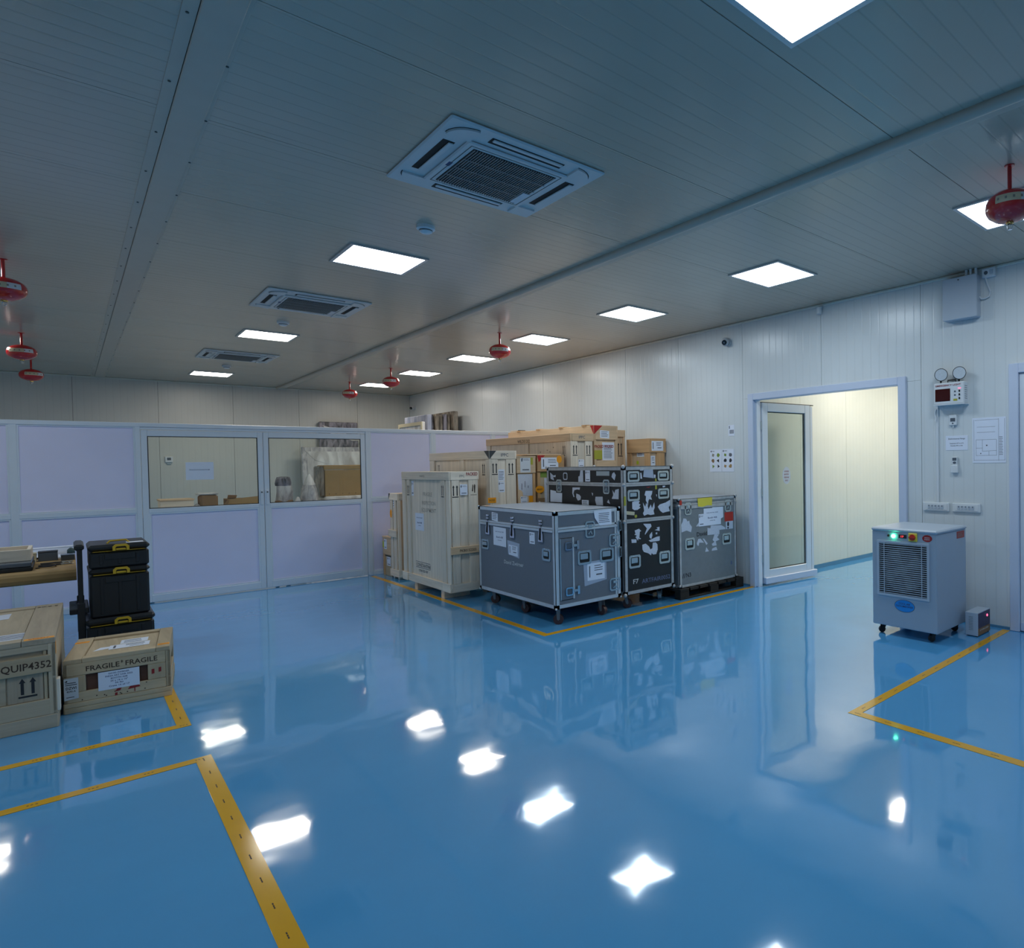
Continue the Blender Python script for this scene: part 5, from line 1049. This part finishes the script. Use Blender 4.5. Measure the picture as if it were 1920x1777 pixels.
# stacked tool boxes with trolley handle
TB = dict(y0=7.30, y1=7.85)
def toolbox(name, label, x0, x1, z0, z1, seam, y0=7.30, y1=7.85, ch=.02):
    b = thing(name, label, 'tool box', ((x0 + x1) / 2, (y0 + y1) / 2, z0), group='stack of black tool boxes with yellow catches')
    bx('tub', 'black_plastic', b, x0 + .006, x1 - .006, y0 + .008, y1 - .008, z0, seam - .003, .016)
    bx('lid', 'black_plastic', b, x0, x1, y0, y1, seam, z1, ch)
    fr = fY(y0 + .012, x0); w = x1 - x0
    fb('seam_line', 'yellow_plastic', b, fr, .03, w - .03, seam - .0035, seam - .0005, -.004, .012)
    cu = w / 2 + .01; l = MB()
    ys_ = fY(y0, x0)
    l.fpoly(ys_, [(cu - .052, seam), (cu - .034, seam), (cu - .034, seam + .026), (cu - .026, seam + .034), (cu + .026, seam + .034), (cu + .034, seam + .026), (cu + .034, seam), (cu + .052, seam), (cu + .052, seam + .034), (cu + .034, seam + .052), (cu - .034, seam + .052), (cu - .052, seam + .034)], 0, .016)
    q = l.build('yellow_catch', 'yellow_plastic', b); fb('catch_bar', 'yellow_plastic', q, ys_, cu - .032, cu + .032, seam + .003, seam + .018, 0, .012, .003); fb('catch_recess', 'dark_void', q, ys_, cu - .034, cu + .034, seam, seam + .034, 0, .004)
    for u in (.08, w / 2, w - .08): fb('rib', 'black_plastic', b, fr, u - .012, u + .012, z0 + .03, seam - .03, -.006, .008, .004)
    fb('front_panel', 'black_plastic', b, fr, w * .26, w * .76, seam - .075, seam - .02, -.004, .010, .004)
    return b
b1 = toolbox('rolling_tool_box', 'lowest black tool box with trolley handle, mostly behind the fragile crate', .075, .505, .045, .375, .318, 7.28, 7.87)
for y in (7.45, 7.72): MB().cyl((.058, y, .055), (.083, y, .055), .055, 18).build('wheel', 'rubber_black', b1, True)
for y in (7.34, 7.80):
    bx('handle_post', 'black_plastic', b1, .040, .070, y - .017, y + .017, .22, .965, .006); bx('post_sleeve', 'black_plastic', b1, .032, .078, y - .024, y + .024, .20, .52, .006)
bx('handle_grip', 'black_plastic', b1, .022, .082, 7.315, 7.825, .95, 1.0, .014)
bx('cross_brace', 'black_plastic', b1, -.015, .10, 7.325, 7.815, .43, .475, .006)
b2 = toolbox('deep_tool_box', 'tall black tool box in the middle of the stack', .10, .482, .376, .785, .738)
b3 = toolbox('slim_tool_box', 'slim black tool box on top of the stack with white label', .10, .485, .787, .985, .932)
MB().tube([(.22, 7.42, .985), (.24, 7.43, 1.005), (.34, 7.43, 1.008), (.36, 7.42, .985)], .007).build('top_handle', 'yellow_plastic', b3, True); fb('white_label', 'paper', b3, fTop(.9855, .10, 7.30), .24, .35, .06, .16, 0, .001)
w = thing('moving_blanket', 'dark teal folded blanket behind the trolley handle', 'blanket', (.0, 8.3, .87))
bx('folded_cloth', 'blanket', w, -.02, .034, 8.55, 8.8, .801, .86, .02)

# ---------------------------------------------------------------- store room behind the partition
t = thing('storage_table', 'long packing table behind the partition, mostly hidden by it', 'table', (2.4, 12.7, 0))
bx('table_top', wood('ply', 'x'), t, .75, 4.4, 12.25, 13.2, .91, .95, .004)
for x in (.8, 2.5, 4.3):
    for y in (12.3, 13.1): bx('leg', 'black_plastic', t, x, x + .05, y, y + .05, 0, .91, .003)
def item2(name, label, cat, mat, x0, x1, y0, y1, z0, z1, c=.01, extra=()):
    o = thing(name, label, cat, ((x0 + x1) / 2, (y0 + y1) / 2, z0)); bx('main_body', mat, o, x0, x1, y0, y1, z0, z1, c)
    for e_ in extra: bx(*e_[:2], o, *e_[2:])
    return o
item2('flat_wooden_box', 'flat wooden box with brown lid seen through the left pane', 'box', wood('pine', 'x'), .96, 1.345, 12.42, 12.85, .95, 1.135, .004, [('lid', wood('tan', 'x'), .95, 1.355, 12.41, 12.86, 1.135, 1.16, .004)])
item2('round_carton', 'brown wrapped carton next to the flat box behind the left pane', 'box', 'cardboard_dark', 1.42, 1.645, 12.42, 12.7, .95, 1.21, .03, [('film_cover', 'white_wrap', 1.395, 1.65, 12.41, 12.71, 1.21, 1.237, .012)])
o = item2('bubble_bundle', 'small bubble wrapped bundle between flat box and brown carton', 'bundle', 'bubble_wrap', 1.35, 1.418, 12.38, 12.5, .95, 1.08, .03)
o = thing('open_carton', 'open cardboard carton with raised flaps behind the left pane', 'box', (1.97, 12.6, .95))
for a in ((1.76, 1.78, 12.42, 12.8), (2.2, 2.22, 12.42, 12.8), (1.78, 2.2, 12.42, 12.44), (1.78, 2.2, 12.78, 12.8)): bx('box_wall', 'cardboard', o, *a, .95, 1.13, .002)
FO = fY(12.42, 1.70)
MB().fpoly(FO, [(0, 1.03), (.06, 1.12), (.08, 1.12), (.07, 1.06)], 0, .006).build('flap', 'cardboard_dark', o); MB().fpoly(FO, [(.06, 1.05), (.22, 1.14), (.52, 1.165), (.52, 1.05)], .007, .013).build('flap', 'cardboard', o); MB().fpoly(FO, [(.10, 1.08), (.12, 1.185), (.24, 1.175), (.22, 1.12)], -.37, -.36).build('flap', 'cardboard_dark', o)
def lump(par, name, mat, prof, c, k=14, wob=.12, seed=1):
    rnd = random.Random(seed); m_ = MB(); vs = []; n = len(prof)
    ph = [rnd.random() * 6.28 for _ in range(4)]
    for i, (r, z) in enumerate(prof):
        for j in range(k):
            a = 6.2832 * j / k; q = r * (1 + wob * math.sin(3 * a + ph[0] + z * 9) + wob * .7 * math.sin(5 * a + ph[1] - z * 14) + wob * .5 * (rnd.random() - .5))
            vs.append((c[0] + q * math.cos(a), c[1] + q * math.sin(a), c[2] + z))
    fs = [(i * k + j, i * k + (j + 1) % k, (i + 1) * k + (j + 1) % k, (i + 1) * k + j) for i in range(n - 1) for j in range(k)] + [tuple(range(k))[::-1], tuple(range((n - 1) * k, n * k))]
    return m_.add(vs, fs).build(name, mat, par, True)
o = thing('wrapped_object', 'upright bubble wrapped object with tape band behind the right pane', 'bundle', (2.54, 12.55, .95))
lump(o, 'wrapped_body', 'bubble_wrap', [(.10, 0), (.125, .05), (.12, .16), (.115, .26), (.105, .36)], (2.54, 12.55, .95), seed=2); lump(o, 'wrapped_top', 'grey_wrap', [(.10, .36), (.11, .40), (.108, .47), (.09, .505), (.04, .515)], (2.54, 12.55, .95), seed=3); lump(o, 'tape_band', 'cardboard_dark', [(.118, .06), (.132, .075), (.132, .105), (.118, .12)], (2.54, 12.55, .95), wob=.04, seed=4)
o = thing('film_scrap', 'crumpled clear film heap between the two wrapped objects', 'film', (2.72, 12.6, .95)); lump(o, 'film_heap', 'bubble_wrap', [(.045, 0), (.05, .05), (.04, .12), (.015, .17)], (2.71, 12.42, .95), wob=.1, seed=9)
o = thing('film_cone', 'cone shaped bundle wrapped in white film in front of the cardboard crate', 'bundle', (2.93, 12.5, .95))
lump(o, 'film_body', 'bubble_wrap', [(.12, 0), (.135, .08), (.13, .2), (.11, .30), (.09, .36)], (2.90, 12.5, .95), wob=.03, seed=5); lump(o, 'film_tip', 'white_wrap', [(.09, .36), (.07, .42), (.042, .49), (.012, .545)], (2.90, 12.5, .95), wob=.08, seed=6)
o = item2('foam_slab', 'white wrapped slab under the cardboard covered crate', 'slab', 'white_wrap', 3.12, 4.1, 12.45, 12.95, .95, 1.10, .02)
o = thing('cardboard_crate', 'cardboard wrapped crate with taped corner behind the right pane', 'crate', (3.6, 12.7, 1.10))
bx('cardboard_cover', 'cardboard', o, 3.14, 4.05, 12.5, 12.9, 1.10, 1.56, .006); bx('top_cover', 'cardboard', o, 3.12, 4.06, 12.48, 12.92, 1.565, 1.645, .012); bx('corner_wrap', 'brown_wrap', o, 3.06, 3.135, 12.5, 12.9, 1.10, 1.63, .02)
FC = fY(12.5, 3.14); m_ = MB()
for i in range(7): m_.disc(FC, .06 + .105 * i, 1.14, .008, 0, .002, k=8)
m_.build('staples', 'ink_brown', o)
# wrapped pictures against the far wall
def leaning(name, label, mat, x0, x1, yb, z1, th, lean, extra=None, tape=None):
    o = thing(name, label, 'picture', ((x0 + x1) / 2, yb - lean, 0)); v = Vector((0, lean, z1)).normalized(); n_ = Vector((0, -v.z, v.y)); L_ = math.hypot(lean, z1)
    fr = Frame((x0, yb - lean - th, .0), (1, 0, 0), v, n_)
    MB().fbox(fr, 0, x1 - x0, .01, L_, -th, 0, .012).build('wrapped_panel', mat, o)
    if extra: MB().fbox(fr, .10, x1 - x0 - .08, .1, L_ - .10, 0, .004).build('film_face', extra, o)
    if tape: MB().fbox(fr, .0, x1 - x0, L_ * .7, L_ * .7 + .05, 0, .003).build('tape_band', tape, o)
    MB().fpoly(fr, [(.06, L_ - .08), (.30, L_ - .16), (.9, L_ - .42), (.7, L_ - .44), (.25, L_ - .30)], .004, .010).build('film_fold', 'white_wrap', o)
leaning('wrapped_picture', 'large bubble wrapped picture leaning behind the cardboard crate', 'bubble_wrap', 3.65, 5.25, 16.36, 2.07, .07, .14, 'white_wrap')
leaning('wrapped_picture', 'dark film wrapped panel rising above the partition at the far wall', 'grey_wrap', 4.06, 4.86, 16.60, 2.66, .08, .10, None, 'blue_wrap')
s_ = thing('storage_rack', 'low storage rack hidden behind the partition that carries the stacked panels', 'rack', (5.6, 14.2, 0))
for x in (5.08, 6.03):
    for y in (13.35, 15.1): bx('upright', 'black_plastic', s_, x, x + .04, y, y + .04, 0, 1.6, .002)
bx('shelf', wood('ply', 'y'), s_, 5.07, 6.08, 13.33, 15.16, 1.6, 1.63, .002); bx('shelf', wood('ply', 'y'), s_, 5.07, 6.08, 13.33, 15.16, .5, .53, .002)
def panel(label, mat, x0, x1, y0, y1, z1, cap=None):
    o = thing('wrapped_painting', label, 'picture', ((x0 + x1) / 2, (y0 + y1) / 2, 1.63), group='wrapped panels standing over the partition'); bx('wrapped_sheet', mat, o, x0, x1, y0, y1, 1.63, z1, .012)
    if cap: bx('edge_tape', cap, o, x0 - .003, x1 + .003, y0 - .003, y0 + .02, z1 - .45, z1 - .40, 0)
    return o
o = panel('white wrapped frame in front of the blue wrapped panel above the partition', 'white_wrap', 5.13, 5.19, 13.32, 14.63, 2.52); MB().fring(fX(5.13, 14.63), 0, 1.31, 1.9, 2.52, .07, 0, .012).build('frame_edge', 'label_cream', o)
panel('blue-grey wrapped panel standing above the partition top', 'blue_wrap', 5.27, 5.36, 13.40, 14.68, 2.68)
panel('dark edged panel right of the blue wrapped one', 'grey_wrap', 5.385, 5.455, 13.55, 14.7, 2.69); panel('brown wrapped panel with torn edge, second in the row', 'brown_wrap', 5.475, 5.57, 13.52, 14.7, 2.70, 'label_cream'); panel('brown wrapped panel with creased film, third in the row', 'brown_wrap', 5.585, 5.66, 13.58, 14.7, 2.69); panel('dark wrapped panel in the middle of the upright row', 'grey_wrap', 5.675, 5.745, 13.56, 14.7, 2.71); panel('narrow brown wrapped panel near the wall end of the row', 'brown_wrap', 5.765, 5.83, 13.6, 14.7, 2.73, 'white_wrap'); panel('tallest brown wrapped panel at the wall end of the row', 'brown_wrap', 5.85, 5.96, 13.5, 14.7, 2.78)
o = item2('thin_board', 'thin pale board with dark end lying on top of the crates near the partition', 'board', wood('pine', 'y'), 5.18, 5.30, 9.50, 9.75, 2.1365, 2.165, .003, [('dark_end', 'tri_dark', 5.18, 5.30, 9.475, 9.499, 2.1365, 2.167, .002)])
# temperature logger on the far wall
FBk = fY(YB, 0)
e = thing('temperature_logger', 'tiny white temperature logger on the far wall seen through the left pane', 'thermometer', (1.434, YB, 1.80))
fb('case', 'white_plastic', e, FBk, 1.375, 1.495, 1.755, 1.875, 0, .03, .006); fb('display', 'screen_grey', e, FBk, 1.405, 1.465, 1.80, 1.85, .03, .032); fb('bracket', 'hw_pale', e, FBk, 1.40, 1.47, 1.715, 1.75, 0, .02, .004)
